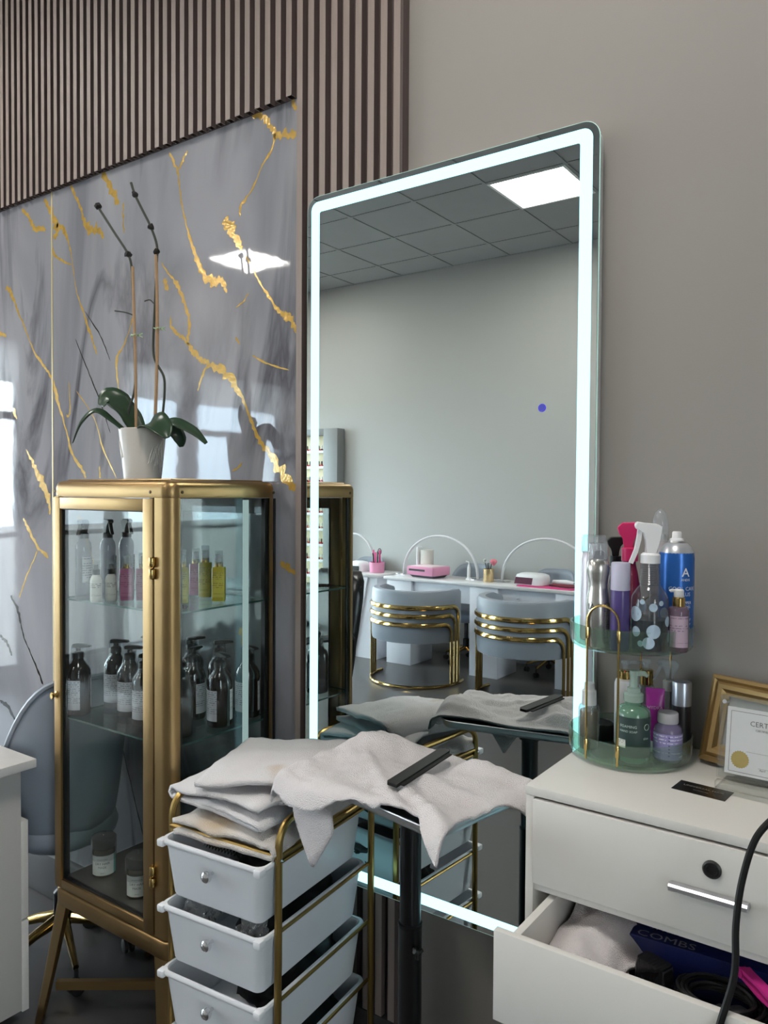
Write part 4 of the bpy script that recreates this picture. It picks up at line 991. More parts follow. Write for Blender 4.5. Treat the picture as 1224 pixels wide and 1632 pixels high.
# --- folded towels stacked on the trolley
def folded(name, label, loc, rz, L, Wd, layers, th, seed, mat, tip=0.0, bow=0.0):
    """a towel folded in layers: one thick strip zig-zagging in x, extruded in y"""
    path = []
    n = 16
    for k in range(layers):
        xs_ = [(-L/2+L*i/n) for i in range(n+1)]
        if k % 2: xs_ = xs_[::-1]
        ins = .004*k
        for x in xs_: path.append((x*(1-ins*3), k*th))
        if k < layers-1:
            sgn = 1 if k % 2 == 0 else -1
            for i in range(1, 5): a = -PI/2+PI*i/5; path.append((sgn*(L/2*(1-ins*3)+th*.5*math.cos(a)), k*th+th*.5+th*.5*math.sin(a)))
    m = 26; bm = B(); H_ = layers*th
    def fn(u, v):
        x, z = path[int(round(u*(len(path)-1)))]; y = -Wd/2+Wd*v
        q = Vector((x, y, z))
        d = .012*noise.noise(Vector((x*9+seed, y*9, z*20)))+.005*noise.noise(Vector((x*30, y*30+seed, z*40)))
        h = z/H_
        q.z += d*(.4+h)+bow*(1-(2*y/Wd)**2)*h+tip*h*smoothstep(-L/2, L/2, x)
        edge = max(abs(x)/(L/2), abs(y)/(Wd/2)); q.z -= .012*h*smoothstep(.72, 1.0, edge)
        q.x += .008*noise.noise(Vector((y*12, seed, z*30))); q.y += .008*noise.noise(Vector((x*12, seed+5, z*50)))+.004*(random.random()-.5)*(1 if v in (0, 1) else 0)
        q.z = max(q.z, 0.0)
        return q
    gridsurf(bm, len(path), m, fn)
    o = tag(obj(name, bm, mat, sharp=180), label, 'towel', 'folded towels on the trolley'); o.location = loc; o.rotation_euler = (0, 0, D2R(rz)); solidify(o, th*.62, 1)
    return o
tw_a = towel_mat('towel_stained', (222, 214, 208), ((-.02, -.130, .03), .085, (206, 176, 132)))
tw_b = towel_mat('towel_clean', (230, 226, 227)); tw_c = towel_mat('towel_spotted', (231, 226, 227), ((.045, -.105, .03), .042, (196, 160, 112)))
folded('folded_towel', 'folded towel with a tan stain at the bottom of the trolley stack', (-1.328, -.345, .7925), 7, .275, .340, 2, .018, 2, tw_a, .012, .004)
folded('folded_towel', 'folded off white towel in the middle of the trolley stack', (-1.338, -.325, .840), -3, .310, .340, 3, .015, 11, tw_b, .030, .014)
folded('folded_towel', 'folded towel with a brown spot on top of the trolley stack', (-1.318, -.325, .892), 22, .270, .310, 2, .018, 17, tw_c, .050, .016)

# ================================================================== WHITE CHEST OF DRAWERS
KX0, KX1, KY0, KY1, KZ = -.607, .040, -.413, -.012, 1.050
chest = thing('chest_of_drawers', 'white chest of drawers with its second drawer pulled open', 'chest of drawers', ((KX0+KX1)/2, (KY0+KY1)/2, 0))
bm = B(); box(bm, KX0, KX1, KY0, KY1, KZ-.0165, KZ, .0012); ow('top', bm, white_lam, chest)
bm = B()
box(bm, KX0+.002, KX0+.017, KY0+.001, KY1, .0, KZ-.017, .0006); box(bm, KX1-.017, KX1-.002, KY0+.001, KY1, .0, KZ-.017, .0006)
box(bm, KX0+.017, KX1-.017, KY1-.006, KY1, .05, KZ-.017)
for z in (.859, .689, .519, .349, .179): box(bm, KX0+.017, KX1-.017, KY0+.006, KY1-.006, z, z+.013, .0005)
box(bm, KX0+.017, KX1-.017, KY0+.012, KY0+.024, 0, .06)
ow('carcass', bm, white_lam, chest)
alu = M('brushed_aluminium', (200, 200, 204), .32, .9, var=.03)
def drawer_front(z0, z1, dy, box_=False):
    bm = B(); box(bm, KX0+.0175, KX1-.0175, KY0-.004-dy, KY0+.010-dy, z0, z1, .0008)
    d = ow('drawer', bm, white_lam, chest)
    if box_:
        bm = B()
        for x in (KX0+.044, KX1-.058): box(bm, x, x+.014, KY0+.010-dy, KY1-.02-dy, z0+.012, z1-.004, .0006)
        box(bm, KX0+.058, KX1-.058, KY1-.034-dy, KY1-.02-dy, z0+.012, z1-.004); box(bm, KX0+.050, KX1-.050, KY0+.010-dy, KY1-.03-dy, z0+.012, z0+.018)
        kid('drawer_box', bm, white_lam, d)
    hx = (KX0+KX1)/2; zh = (z0+z1)/2-.008
    bm = B()
    prism(bm, [(0, 0), (-.020, 0), (-.024, .003), (-.024, .009), (-.020, .012), (-.010, .012), (-.006, .009), (0, .009)], .118, lambda a, b, t: (hx-.059+t, KY0-.0035-dy+a, zh+b))
    kid('handle', bm, alu, d)
    if z0 < .87: return d
    bm = B(); lathe(bm, [(.0145, 0), (.0145, .003), (.012, .005), (.0085, .005), (.008, .003), (0, .003)], seg=22); bmesh.ops.rotate(bm, verts=bm.verts, cent=(0, 0, 0), matrix=Matrix.Rotation(PI/2, 3, 'X')); bmesh.ops.translate(bm, verts=bm.verts, vec=(hx+.003, KY0-.004-dy, zh+.045))
    kid('lock', bm, black_pl, d)
    return d
drawer_front(.875, 1.029, 0); drawer_front(.705, .857, .150, True)
for z in (.535, .365, .195): drawer_front(z, z+.150, 0)
# ---- what is in the open drawer (drawer floor z=.724)
DZ = .724
bm = B()
def dtow(a, b):
    x = -.545+.145*a; y = -.535+.22*b
    z = DZ+.060+.050*math.sin(PI*min(1, a*1.1))*(.6+.4*b)+.020*fb((x, y), 14, 4)+.008*fb((x, y), 34, 6)
    z -= .05*smoothstep(.25, 0, b)*smoothstep(.3, 1, a); z += .03*smoothstep(.25, 0, a)*smoothstep(.4, 1, b)
    return Vector((x+.02*fb((y, 1), 12, 1), y+.02*fb((x, 3), 12, 2), z))
gridsurf(bm, 40, 40, dtow); o = tag(obj('crumpled_towel', bm, towel_white, sharp=180), 'crumpled white towel stuffed in the left of the open drawer', 'towel'); solidify(o, .006)
lump('towel_bundle', 'pink edged cloth bundle under the drawer towel', 'towel', (-.470, -.505, DZ), (.045, .030, .050), 9, M('red_cloth', (168, 40, 60), .9, var=.1), .3, 0)
navy = M('navy_box', (20, 30, 84), .4, var=.1)
bxo = thing('comb_box', 'navy blue cardboard comb box lying at the back of the open drawer', 'box', (-.300, -.285, DZ), D2R(4))
bm = B(); box(bm, -.135, .240, -.060, .09, 0, .082, .002)
obj('carton', bm, navy, bxo)
bm = B(); mpf = lambda z0: (lambda u, v: (u, -.0555, z0+v)); text_bm(bm, 'COMBS', .030, lambda u, v: (u-.075, -.055+v*.9, .0824)); text_bm(bm, 'STYLING', .017, lambda u, v: (u-.075, -.024+v*.9, .0824))
obj('lettering', bm, M('grey_print', (150, 150, 158), .5), bxo, smooth=False)
# clipper guard, cords, pink clip
t = thing('clipper_guard', 'smoky clear plastic clipper guard in the open drawer', 'clipper guard', (-.366, -.425, DZ+.046), D2R(-20))
smoke = GLASS('smoky_plastic', (96, 98, 104), 1.5, .05, body=.12, bodyrgb=(70, 72, 78))
bm = B(); loft(bm, [[(a, b, z) for a, b in rrect(w, .030, .006, 4)] for w, z in ((.060, 0), (.058, .03), (.050, .045))]); obj('shell', bm, smoke, t)
bm = B()
for i in range(9): box(bm, -.024+i*.006, -.0215+i*.006, -.013, .013, .002, .042)
obj('tooth', bm, M('smoke_dark', (40, 41, 45), .3), t)
lump('black_pouch', 'black cloth pouch lying in the bottom of the open drawer', 'pouch', (-.366, -.420, DZ), (.045, .060, .028), 41, cape, .3, 0)
lump('black_pouch', 'black cloth pouch under the coiled cord in the open drawer', 'pouch', (-.225, -.440, DZ), (.085, .060, .034), 47, cape, .3, 0)
bm = B(); pts = []
for i in range(150):
    a = i*.30; r = .060+.010*math.sin(i*.11); pts.append((-.262+r*.95*math.cos(a), -.425+r*.75*math.sin(a), DZ+.062+.012*math.sin(i*.07)+.010*fb((i*.05, 0), 3, 1)))
tube(bm, pts, .0034, 6); tag(obj('coiled_cord', bm, black_pl), 'coiled black appliance cord in the open drawer', 'cord')
pk = thing('sectioning_clip', 'magenta plastic sectioning clip in the right of the open drawer', 'hair clip', (-.205, -.410, DZ+.080), D2R(-48))
mag = M('magenta_plastic', (204, 52, 140), .35, var=.05)
for s in (1, -1):
    bm = B(); prism(bm, [(-.060, .000), (-.045, .007), (0, .009), (.060, .003), (.060, -.001), (0, .003), (-.045, .001), (-.060, -.004)], .016, lambda a, b, d: (a, d-.008, s*(b+.001)+.012)); obj('jaw', bm, mag, pk)
bm = B(); lathe(bm, [(.0075, -.010), (.0075, .010)], seg=12); bmesh.ops.rotate(bm, verts=bm.verts, cent=(0, 0, 0), matrix=Matrix.Rotation(PI/2, 3, 'X')); bmesh.ops.translate(bm, verts=bm.verts, vec=(-.048, 0, .012)); obj('hinge', bm, mag, pk)
lump('hair_dryer_nozzle', 'matt black dryer nozzle at the back of the open drawer', 'dryer nozzle', (-.110, -.430, DZ), (.050, .045, .058), 52, black_soft, .2, 0)

# ---- hot tool with its cord hanging in front of the chest
ht = thing('hot_tool', 'black corded styling tool lying at the edge of the chest', 'styling tool', (-.10, -.400, KZ+.016), D2R(8))
bm = B(); tube(bm, [(-.06, 0, .03), (-.02, 0, .020), (.04, 0, .004), (.12, 0, 0)], [.006, .009, .0155, .0155], 14); obj('handle', bm, black_pl, ht)
bm = B(); tube(bm, [(.12, 0, 0), (.13, 0, 0), (.24, 0, 0)], [.0155, .012, .012], 14); obj('barrel', bm, steel, ht)
bm = B()
tube(bm, smooth_path([(-.06, 0, .03), (-.076, -.010, .046), (-.092, -.030, .040), (-.118, -.055, .010), (-.134, -.080, -.045), (-.140, -.105, -.10), (-.140, -.130, -.16), (-.158, -.155, -.23), (-.168, -.17, -.30), (-.155, -.18, -.45), (-.12, -.19, -.62), (-.10, -.2, -.80), (-.06, -.2, -.98), (.0, -.18, -1.048), (.12, -.12, -1.060), (.35, .0, -1.061)], 8), .0052, 8)
obj('cord', bm, M('cord_black', (11, 11, 13), .5, var=.1, spec=.25), ht)

# ================================================================== TWO-TIER ORGANISER
OX, OY, OR = -.507, -.129, .119
org = thing('rotating_organiser', 'two tier ribbed green acrylic organiser with brass rods holding bottles', 'organiser', (OX, OY, KZ))
def tier(z, name):
    bm = B(); seg = 120
    def rr_(i, r): return r*(1+(.012 if (i % 3 == 0) else -.004))
    rings = []
    for r, zz, rib in ((OR-.007, z+.000, 0), (OR-.002, z+.003, 0), (OR, z+.008, 1), (OR+.002, z+.044, 1), (OR+.003, z+.0465, 0), (OR+.000, z+.0475, 0), (OR-.002, z+.044, 0), (OR-.004, z+.009, 0), (OR-.008, z+.006, 0)):
        rings.append([((rr_(i, r) if rib else r)*math.cos(2*PI*i/seg), (rr_(i, r) if rib else r)*math.sin(2*PI*i/seg), zz) for i in range(seg)])
    loft(bm, rings)
    return obj(name, bm, acrylic_g, org, sharp=25)
bm = B(); lathe(bm, [(.075, .0), (.078, .001), (.078, .004), (.07, .005)], seg=32); obj('turntable', bm, acrylic_g, org)
tier(.005, 'lower_tray'); tier(.226, 'upper_tray')
rod_m = M('rod_brass', (206, 176, 112), .18, 1.0, var=.04)
for sgn in (1, -1):
    # each handle: two rods joined by an arch
    ang = math.atan2(-1.72-OY, -OX) - D2R(26)
    a0 = ang + (0 if sgn > 0 else PI)
    p = [Vector(((OR+.004)*math.cos(a0+d), (OR+.004)*math.sin(a0+d), 0)) for d in (-.275, .275)]
    mid = (p[0]+p[1])*.5; half = (p[1]-p[0])*.5
    pts = [(p[0].x, p[0].y, .012), (p[0].x, p[0].y, .15), (p[0].x, p[0].y, .285)]
    for i in range(1, 12):
        a = PI*i/12; q = mid-half*math.cos(a); pts.append((q.x, q.y, .285+half.length*math.sin(a)))
    pts += [(p[1].x, p[1].y, .285), (p[1].x, p[1].y, .15), (p[1].x, p[1].y, .012)]
    bm = B(); tube(bm, pts, .0023, 8); h = obj('rod_handle', bm, rod_m, org)
    for q in p:
        for z in (.040, .262): bm = B(); lathe(bm, [(.0034, -.011), (.0038, -.009), (.0038, .009), (.0034, .011)], (q.x, q.y, z), 10); obj('sleeve', bm, gold_b, h)
UZ, LZ = KZ+.0325, KZ+.0115
UZ = KZ+.226+.0065
LZ = KZ+.005+.0065
def at(z, x, y): return (x, y, z)
# ---- upper tier
silver_can = M('silver_can', (196, 193, 188), .26, .85, var=.04)
def B_white_can():
    t = thing('hairspray_can', 'tall white aerosol can with a clear cap at the back left of the upper tier', 'aerosol can', at(UZ, -.580, -.150), 0)
    bm = B(); lathe(bm, [(.024, 0), (.0262, .003), (.0262, .170), (.0235, .181), (.0225, .183)], seg=28); obj('can', bm, M('pearl_can', (206, 202, 212), .3, .3, var=.02), t)
    bm = B(); lathe(bm, [(.0245, .182), (.0245, .214), (.0235, .218), (0, .2185)], seg=28, cap=False); obj('clear_cap', bm, clear_cap, t)
    bm = B(); lathe(bm, [(.008, .182), (.008, .196), (.005, .198), (0, .198)], seg=14); obj('nozzle', bm, white_cap, t)
B_white_can()
t = thing('mousse_can', 'silver waisted aerosol can with a clear cap at the front left of the upper tier', 'aerosol can', at(UZ, -.545, -.219), face_cam(-.545, -.219))
bm = B(); lathe(bm, [(.0205, 0), (.0225, .003), (.0225, .085), (.0215, .098), (.0188, .113), (.0182, .122), (.0192, .133), (.0222, .148), (.0225, .156), (.0205, .168), (.0165, .174)], seg=30); obj('can', bm, silver_can, t)
bm = B(); lathe(bm, [(.0185, .172), (.0188, .175), (.0178, .203), (.0168, .206), (0, .2065)], seg=26, cap=False); obj('clear_cap', bm, clear_cap, t)
bm = B(); prism(bm, [(-.010, .175), (.011, .175), (.010, .190), (.004, .192), (-.005, .190)], .014, lambda a, b, d: (a, d-.007, b)); obj('nozzle', bm, M('grey_nozzle', (104, 106, 114), .4), t)
bm = B(); rr_ = .0231; text_bm(bm, 'IA', .017, lambda u, v: (rr_*math.sin((u-.013)/rr_), -rr_*math.cos((u-.013)/rr_), .076+v)); obj('lettering', bm, M('dark_print', (60, 60, 66), .5), t, smooth=False)
obj('label', arc_label(.0225, .012, .088, 35, 95), label_mat('label_silver', (120, 118, 118), (60, 60, 62), 230), t)
t = thing('black_sprayer', 'bottle with a black trigger behind the silver can', 'bottle', at(UZ, -.553, -.092), face_cam(-.553, -.092, 185))
bm = B(); lathe(bm, [(.017, 0), (.019, .004), (.019, .12), (.012, .150), (.011, .160)], seg=20); obj('body', bm, liq_clear, t)
bm = B(); lathe(bm, [(.0125, .150), (.0125, .172)], seg=14); obj('collar', bm, black_pl, t); trigger_head(t, .172, black_pl, .95)
t = thing('lilac_bottle', 'slim purple bottle with a lavender cap in the front of the upper tier', 'bottle', at(UZ, -.498, -.225), face_cam(-.498, -.225))
bm = B(); lathe(bm, [(.0165, 0), (.0182, .003), (.0182, .118)], seg=26); obj('body', bm, M('purple_bottle', (86, 72, 132), .2, var=.05, coat=.3), t)
bm = B(); lathe(bm, [(.0184, .117), (.0178, .168), (.0165, .1705), (0, .171)], seg=26); obj('cap', bm, M('lavender_cap', (186, 184, 206), .4, var=.02), t)
t = thing('pink_sprayer', 'pink liquid spray bottle with a magenta trigger head', 'bottle', at(UZ, -.512, -.128), face_cam(-.512, -.128, 175))
pinkm = M('magenta_head', (208, 40, 104), .35, var=.04)
bm = B(); lathe(bm, [(.0215, 0), (.023, .004), (.023, .10), (.017, .140), (.0125, .160), (.0125, .172)], seg=24); obj('body', bm, GLASS('pink_liquid', (206, 92, 138), 1.3, .05, body=.25, bodyrgb=(190, 60, 110)), t)
bm = B(); lathe(bm, [(.0165, .166), (.0165, .192), (.013, .194)], seg=24); obj('collar', bm, pinkm, t); trigger_head(t, .192, pinkm, 1.25, lever=False)
t = thing('water_sprayer', 'clear dotted spray bottle with a white trigger in the centre of the upper tier', 'bottle', at(UZ, -.450, -.196), face_cam(-.450, -.196, 8))
cb = GLASS('clear_bottle', (228, 230, 233), 1.3, .05, body=.045, bodyrgb=(220, 222, 228))
prof = [(.033, 0), (.035, .004), (.035, .100), (.033, .108), (.0225, .124)]
for i in range(12): prof += [(.0205-.0002*i, .126+i*.0042), (.0188-.0002*i, .1281+i*.0042)]
bm = B(); lathe(bm, prof, seg=32, cap=False); obj('body', bm, cb, t)
bm = B(); lathe(bm, [(.0325, .003), (.0342, .006), (.0342, .062), (0, .0625)], seg=30); obj('liquid', bm, M('teal_liquid', (20, 40, 46), .2, var=.2), t)
bm = B(); lathe(bm, [(.0022, .012), (.0022, .178)], seg=8); obj('dip_tube', bm, clear_cap, t)
bm = B()
rd = random.Random(4)
for a, z, r in ((-55, .074, .0145), (-52, .040, .010), (5, .042, .0135), (-10, .020, .0115), (-35, .018, .006), (3, .088, .008), (28, .096, .005), (-30, .098, .005), (60, .060, .010), (80, .03, .012), (120, .07, .012), (160, .04, .013), (200, .08, .012), (240, .05, .013)):
    for k in range(1): 
        c = bm.verts.new((.0356*math.sin(D2R(a)), -.0356*math.cos(D2R(a)), z)); prev = []
        for i in range(16):
            q = 2*PI*i/16; aa = D2R(a)+r*math.cos(q)/.0356; prev.append(bm.verts.new((.0356*math.sin(aa), -.0356*math.cos(aa), z+r*math.sin(q))))
        for i in range(16): bm.faces.new((c, prev[i], prev[(i+1) % 16]))
obj('printed_dot', bm, M('pale_blue_print', (176, 198, 216), .5), t, smooth=False)
bm = B(); lathe(bm, [(.0185, .170), (.0185, .186), (.0165, .188), (.014, .190)], seg=26); obj('collar', bm, white_cap, t)
bm = B()
prism(bm, [(-.010, .189), (.012, .189), (.014, .215), (.020, .226), (.022, .240), (.012, .246), (-.008, .247), (-.026, .250), (-.030, .244), (-.028, .236), (-.012, .230), (-.008, .215)], .022, lambda a, b, d: (a, d-.011, b)); bmesh.ops.bevel(bm, geom=list(bm.edges), offset=.002, segments=1, affect='EDGES')
h = obj('trigger_head', bm, white_cap, t)
bm = B(); prism(bm, [(-.024, .236), (-.016, .236), (-.018, .215), (-.024, .190), (-.033, .168), (-.040, .170), (-.030, .196), (-.026, .216)], .014, lambda a, b, d: (a, d-.007, b)); obj('trigger', bm, white_cap, h)
t = thing('mist_sprayer', 'tall frosted mist sprayer with a domed clear cover at the back of the upper tier', 'bottle', at(UZ, -.470, -.062), face_cam(-.470, -.062))
bm = B(); lathe(bm, [(.019, 0), (.021, .004), (.021, .150), (.015, .172), (.0145, .186)], seg=24); obj('body', bm, liq_clear, t)
bm = B(); lathe(bm, [(.0165, .178), (.0165, .205), (.012, .208), (.010, .220)], seg=20); obj('collar', bm, white_cap, t)
bm = B(); lathe(bm, [(.0165, .205), (.0170, .225), (.0150, .252), (.0105, .266), (.004, .272), (0, .2725)], seg=24, cap=False); obj('dome_cap', bm, clear_cap, t)
t = thing('coolant_can', 'blue aerosol can with a white nozzle at the right of the upper tier', 'aerosol can', at(UZ, -.428, -.093), face_cam(-.428, -.093, 14))
bm = B(); lathe(bm, [(.033, 0), (.0345, .003), (.0345, .176), (.033, .186)], seg=32); obj('can', bm, M('blue_can', (44, 104, 184), .28, .35, var=.03), t)
bm = B(); lathe(bm, [(.0332, .185), (.029, .195), (.022, .203), (.0165, .206)], seg=30); obj('shoulder', bm, M('can_shoulder', (196, 198, 204), .3, .5), t)
bm = B(); lathe(bm, [(.0165, .204), (.0178, .206), (.0165, .209), (.012, .210)], seg=24); obj('valve_ring', bm, steel, t)
bm = B(); lathe(bm, [(.0145, .209), (.0135, .213), (.0095, .215), (.0090, .226), (.0075, .228), (0, .2283)], seg=20); obj('nozzle', bm, white_cap, t)
bm = B(); rr_ = .0350
def wr(z0, du=0): return lambda u, v: (rr_*math.sin((u+du)/rr_), -rr_*math.cos((u+du)/rr_), z0+v)
text_bm(bm, 'A', .024, wr(.140, .010), True); text_bm(bm, 'ANDIS', .0065, wr(.131, .010), True); text_bm(bm, 'COOL CARE', .0105, wr(.112, .006)); text_bm(bm, 'PLUS', .0105, wr(.101, .010)); text_bm(bm, 'CLIPPER', .008, wr(.085, .010), True); text_bm(bm, 'BLADES', .007, wr(.077, .010), True); text_bm(bm, '5 IN 1', .007, wr(.066, .012)); text_bm(bm, 'COOLANT', .006, wr(.052, .010)); text_bm(bm, 'LUBRICANT', .0052, wr(.043, .010)); text_bm(bm, 'CLEANER', .0052, wr(.035, .010)); text_bm(bm, 'NET WT 439 G', .0042, wr(.018, .010))
obj('lettering', bm, M('white_print', (232, 236, 242), .5), t, smooth=False)
t = thing('serum_bottle', 'small pinkish serum bottle with a gold collar and white pump', 'bottle', at(UZ, -.403, -.168), face_cam(-.403, -.168))
bm = B(); lathe(bm, [(.0178, 0), (.0195, .003), (.0195, .080), (.016, .086), (.0105, .088)], seg=26); obj('body', bm, GLASS('serum', (176, 158, 176), 1.4, .05, body=.22, bodyrgb=(200, 170, 186)), t)
bm = B(); lathe(bm, [(.0115, .086), (.0118, .088), (.0118, .103), (.010, .105)], seg=22); obj('gold_collar', bm, gold_b, t)
bm = B(); lathe(bm, [(.0085, .104), (.0095, .106), (.0092, .118), (.0075, .120), (0, .1205)], seg=18); tube(bm, [(0, 0, .116), (-.014, 0, .117), (-.016, 0, .115)], .0032, 8); obj('pump', bm, white_cap, t)
obj('label', arc_label(.0196, .010, .070, -50, 60), label_mat('label_serum', (186, 164, 182), (90, 80, 96), 210), t)
# ---- lower tier
t = thing('foundation_pump', 'bronze bottle with a frosted pump cap at the left of the lower tier', 'bottle', at(LZ, -.578, -.170), face_cam(-.578, -.170))
bm = B(); lathe(bm, [(.0165, 0), (.0185, .003), (.0185, .075), (.0175, .078)], seg=24); obj('inner', bm, M('bronze_liquid', (112, 92, 56), .3, .5, var=.1), t)
bm = B(); lathe(bm, [(.0195, 0), (.0212, .003), (.0212, .082), (.0190, .088), (.014, .090)], seg=24, cap=False); obj('body', bm, clear_pl, t)
bm = B(); lathe(bm, [(.0150, .089), (.0145, .118), (.0125, .120), (.0105, .121), (.0102, .134), (0, .135)], seg=22); obj('cap', bm, M('frost_cap', (206, 206, 208), .4), t)
t = thing('small_jar', 'low black jar behind the bronze bottle', 'jar', at(LZ, -.578, -.092), 0)
bm = B(); lathe(bm, [(.026, 0), (.028, .003), (.028, .020), (.0285, .021), (.0285, .034), (.027, .036), (.024, .0362), (.022, .034), (0, .034)], seg=28); obj('jar_body', bm, black_pl, t)
t = thing('lotion_pump', 'tall white bottle with a gold collar at the back of the lower tier', 'bottle', at(LZ, -.525, -.105), face_cam(-.525, -.105))
bm = B(); lathe(bm, [(.0195, 0), (.0215, .003), (.0215, .128), (.019, .136), (.012, .138)], seg=26); obj('body', bm, M('lotion_white', (214, 210, 212), .35), t)
bm = B(); lathe(bm, [(.0125, .137), (.0128, .139), (.0128, .154), (.011, .156)], seg=22); obj('gold_collar', bm, gold_b, t)
bm = B(); lathe(bm, [(.006, .155), (.006, .166), (.009, .168), (.009, .176), (0, .177)], seg=16); tube(bm, [(0, 0, .173), (.034, 0, .173), (.038, 0, .169)], .004, 8); obj('pump', bm, clear_cap, t)
t = thing('soap_dispenser', 'green soap bottle with a foaming pump in the front of the lower tier', 'bottle', at(LZ, -.481, -.188), face_cam(-.481, -.188, 4))
gl_ = GLASS('green_soap', (186, 216, 198), 1.4, .05, body=.34, bodyrgb=(150, 198, 172))
bm = B(); lathe(bm, [(.0305, 0), (.0332, .004), (.0332, .088), (.0315, .099), (.024, .107), (.0165, .110), (.0160, .122)], seg=32); obj('body', bm, gl_, t)
dk = M('dark_green_label', (42, 62, 60), .4, var=.05)
obj('label', arc_label(.0332, .012, .090, -72, 66, 24), dk, t)
bm = B(); rr2 = .0342
def wr2(z0, du=0): return lambda u, v: (rr2*math.sin((u+du)/rr2), -rr2*math.cos((u+du)/rr2), z0+v)
text_bm(bm, 'FOAMING', .0075, wr2(.070, -.012)); text_bm(bm, 'HAND SOAP', .0062, wr2(.061, -.012)); text_bm(bm, 'aloe', .0075, wr2(.048, .024)); tube(bm, [wr2(.072)(.026+.006*math.cos(2*PI*i/14), .006*math.sin(2*PI*i/14)) for i in range(14)], .0005, 4, closed=True)
obj('lettering', bm, M('mint_print', (186, 206, 196), .5), t, smooth=False)
obj('price_sticker', arc_label(.0338, .030, .046, -62, -28, 8), label_mat('sticker', (220, 220, 214), (50, 50, 50), 400), t)
frost = GLASS('frosted_pump', (214, 232, 222), 1.2, .2, body=.45, bodyrgb=(214, 232, 224))
bm = B(); lathe(bm, [(.0185, .116), (.0190, .118), (.0190, .130), (.0165, .133), (.0130, .134), (.0125, .142), (.0075, .144), (.0075, .166), (.0085, .168), (.0085, .176), (0, .177)], seg=24); tube(bm, [(0, 0, .171), (.020, 0, .171), (.026, 0, .166)], [.006, .0055, .004], 8); obj('pump', bm, frost, t)
t = thing('gold_neck_bottle', 'clear bottle with a wide gold collar behind the green soap', 'bottle', at(LZ, -.497, -.052), face_cam(-.497, -.052))
bm = B(); lathe(bm, [(.018, 0), (.020, .003), (.020, .108), (.0145, .120)], seg=24); obj('body', bm, liq_clear, t)
bm = B(); lathe(bm, [(.0135, .118), (.0140, .120), (.0140, .150), (.012, .152)], seg=22); obj('gold_collar', bm, gold_b, t)
bm = B(); lathe(bm, [(.006, .150), (.006, .164), (.010, .166), (.010, .174), (0, .175)], seg=16); obj('pump', bm, clear_cap, t)
t = thing('hand_cream_tube', 'magenta squeeze tube standing behind the green soap', 'tube', at(LZ, -.463, -.105), face_cam(-.463, -.105))
bm = B(); loft(bm, [[(a*w, b*d, z) for a, b in rrect(2, 2, .95, 6)] for w, d, z in ((.016, .016, .022), (.0165, .0155, .03), (.0175, .010, .075), (.0182, .004, .112), (.0185, .0014, .116), (.0185, .0014, .127))]); obj('body', bm, M('magenta_tube', (164, 40, 148), .35, var=.06), t)
bm = B(); lathe(bm, [(.0165, 0), (.017, .002), (.016, .022)], seg=22); obj('cap', bm, white_cap, t)
bm = B(); text_bm(bm, 'HYDRA', .009, lambda u, v: (u, -.0105+.07*(v+.0), .086+v)); obj('lettering', bm, M('pink_print', (232, 190, 226), .5), t, smooth=False)
t = thing('fine_mist_bottle', 'clear spray bottle with a frosted trigger at the back right of the lower tier', 'bottle', at(LZ, -.452, -.045), face_cam(-.452, -.045))
bm = B(); lathe(bm, [(.0165, 0), (.0185, .003), (.0185, .095), (.013, .110), (.011, .118)], seg=22); obj('body', bm, liq_clear, t)
bm = B(); lathe(bm, [(.0125, .112), (.0125, .132), (.010, .134)], seg=18); obj('collar', bm, white_cap, t); trigger_head(t, .134, clear_cap, 1.0)
t = thing('lilac_jar_bottle', 'lilac labelled bottle with a grey screw cap at the front right of the lower tier', 'bottle', at(LZ, -.425, -.148), face_cam(-.425, -.148))
bm = B(); lathe(bm, [(.0248, 0), (.0272, .004), (.0272, .058), (.0250, .066), (.019, .072), (.0180, .076)], seg=30); obj('body', bm, GLASS('lilac_clear', (196, 186, 214), 1.4, .05, body=.35, bodyrgb=(176, 164, 206)), t)
bm = B(); lathe(bm, [(.0195, .074), (.0200, .076), (.0196, .092), (.0185, .094), (0, .0942)], seg=30); obj('cap', bm, M('grey_cap', (176, 174, 180), .4), t)
obj('label', arc_label(.0272, .006, .056, -85, 85, 26), label_mat('label_lilac', (150, 138, 196), (236, 234, 244), 150), t)
bm = B()
for z in (.050, .044, .034, .0275, .021, .0145): tube(bm, [(.0278*math.sin(.05), -.0278*math.cos(.05), z), (.0278*math.sin(.14), -.0278*math.cos(.14), z)], .0012, 6)
obj('bullet', bm, M('navy_print', (44, 40, 100), .5), t)
t = thing('silver_pump_bottle', 'black bottle with a tall silver cap at the right of the lower tier', 'bottle', at(LZ, -.415, -.088), face_cam(-.415, -.088))
bm = B(); lathe(bm, [(.0175, 0), (.0188, .003), (.0188, .098)], seg=26); obj('body', bm, M('black_bottle', (34, 31, 36), .3, var=.2, vscale=90, stretch=(1, 1, 4)), t)
bm = B(); lathe(bm, [(.0189, .097), (.0189, .142), (.0180, .1445), (0, .145)], seg=26); obj('cap', bm, M('satin_silver', (176, 180, 190), .3, .8, var=.03), t)

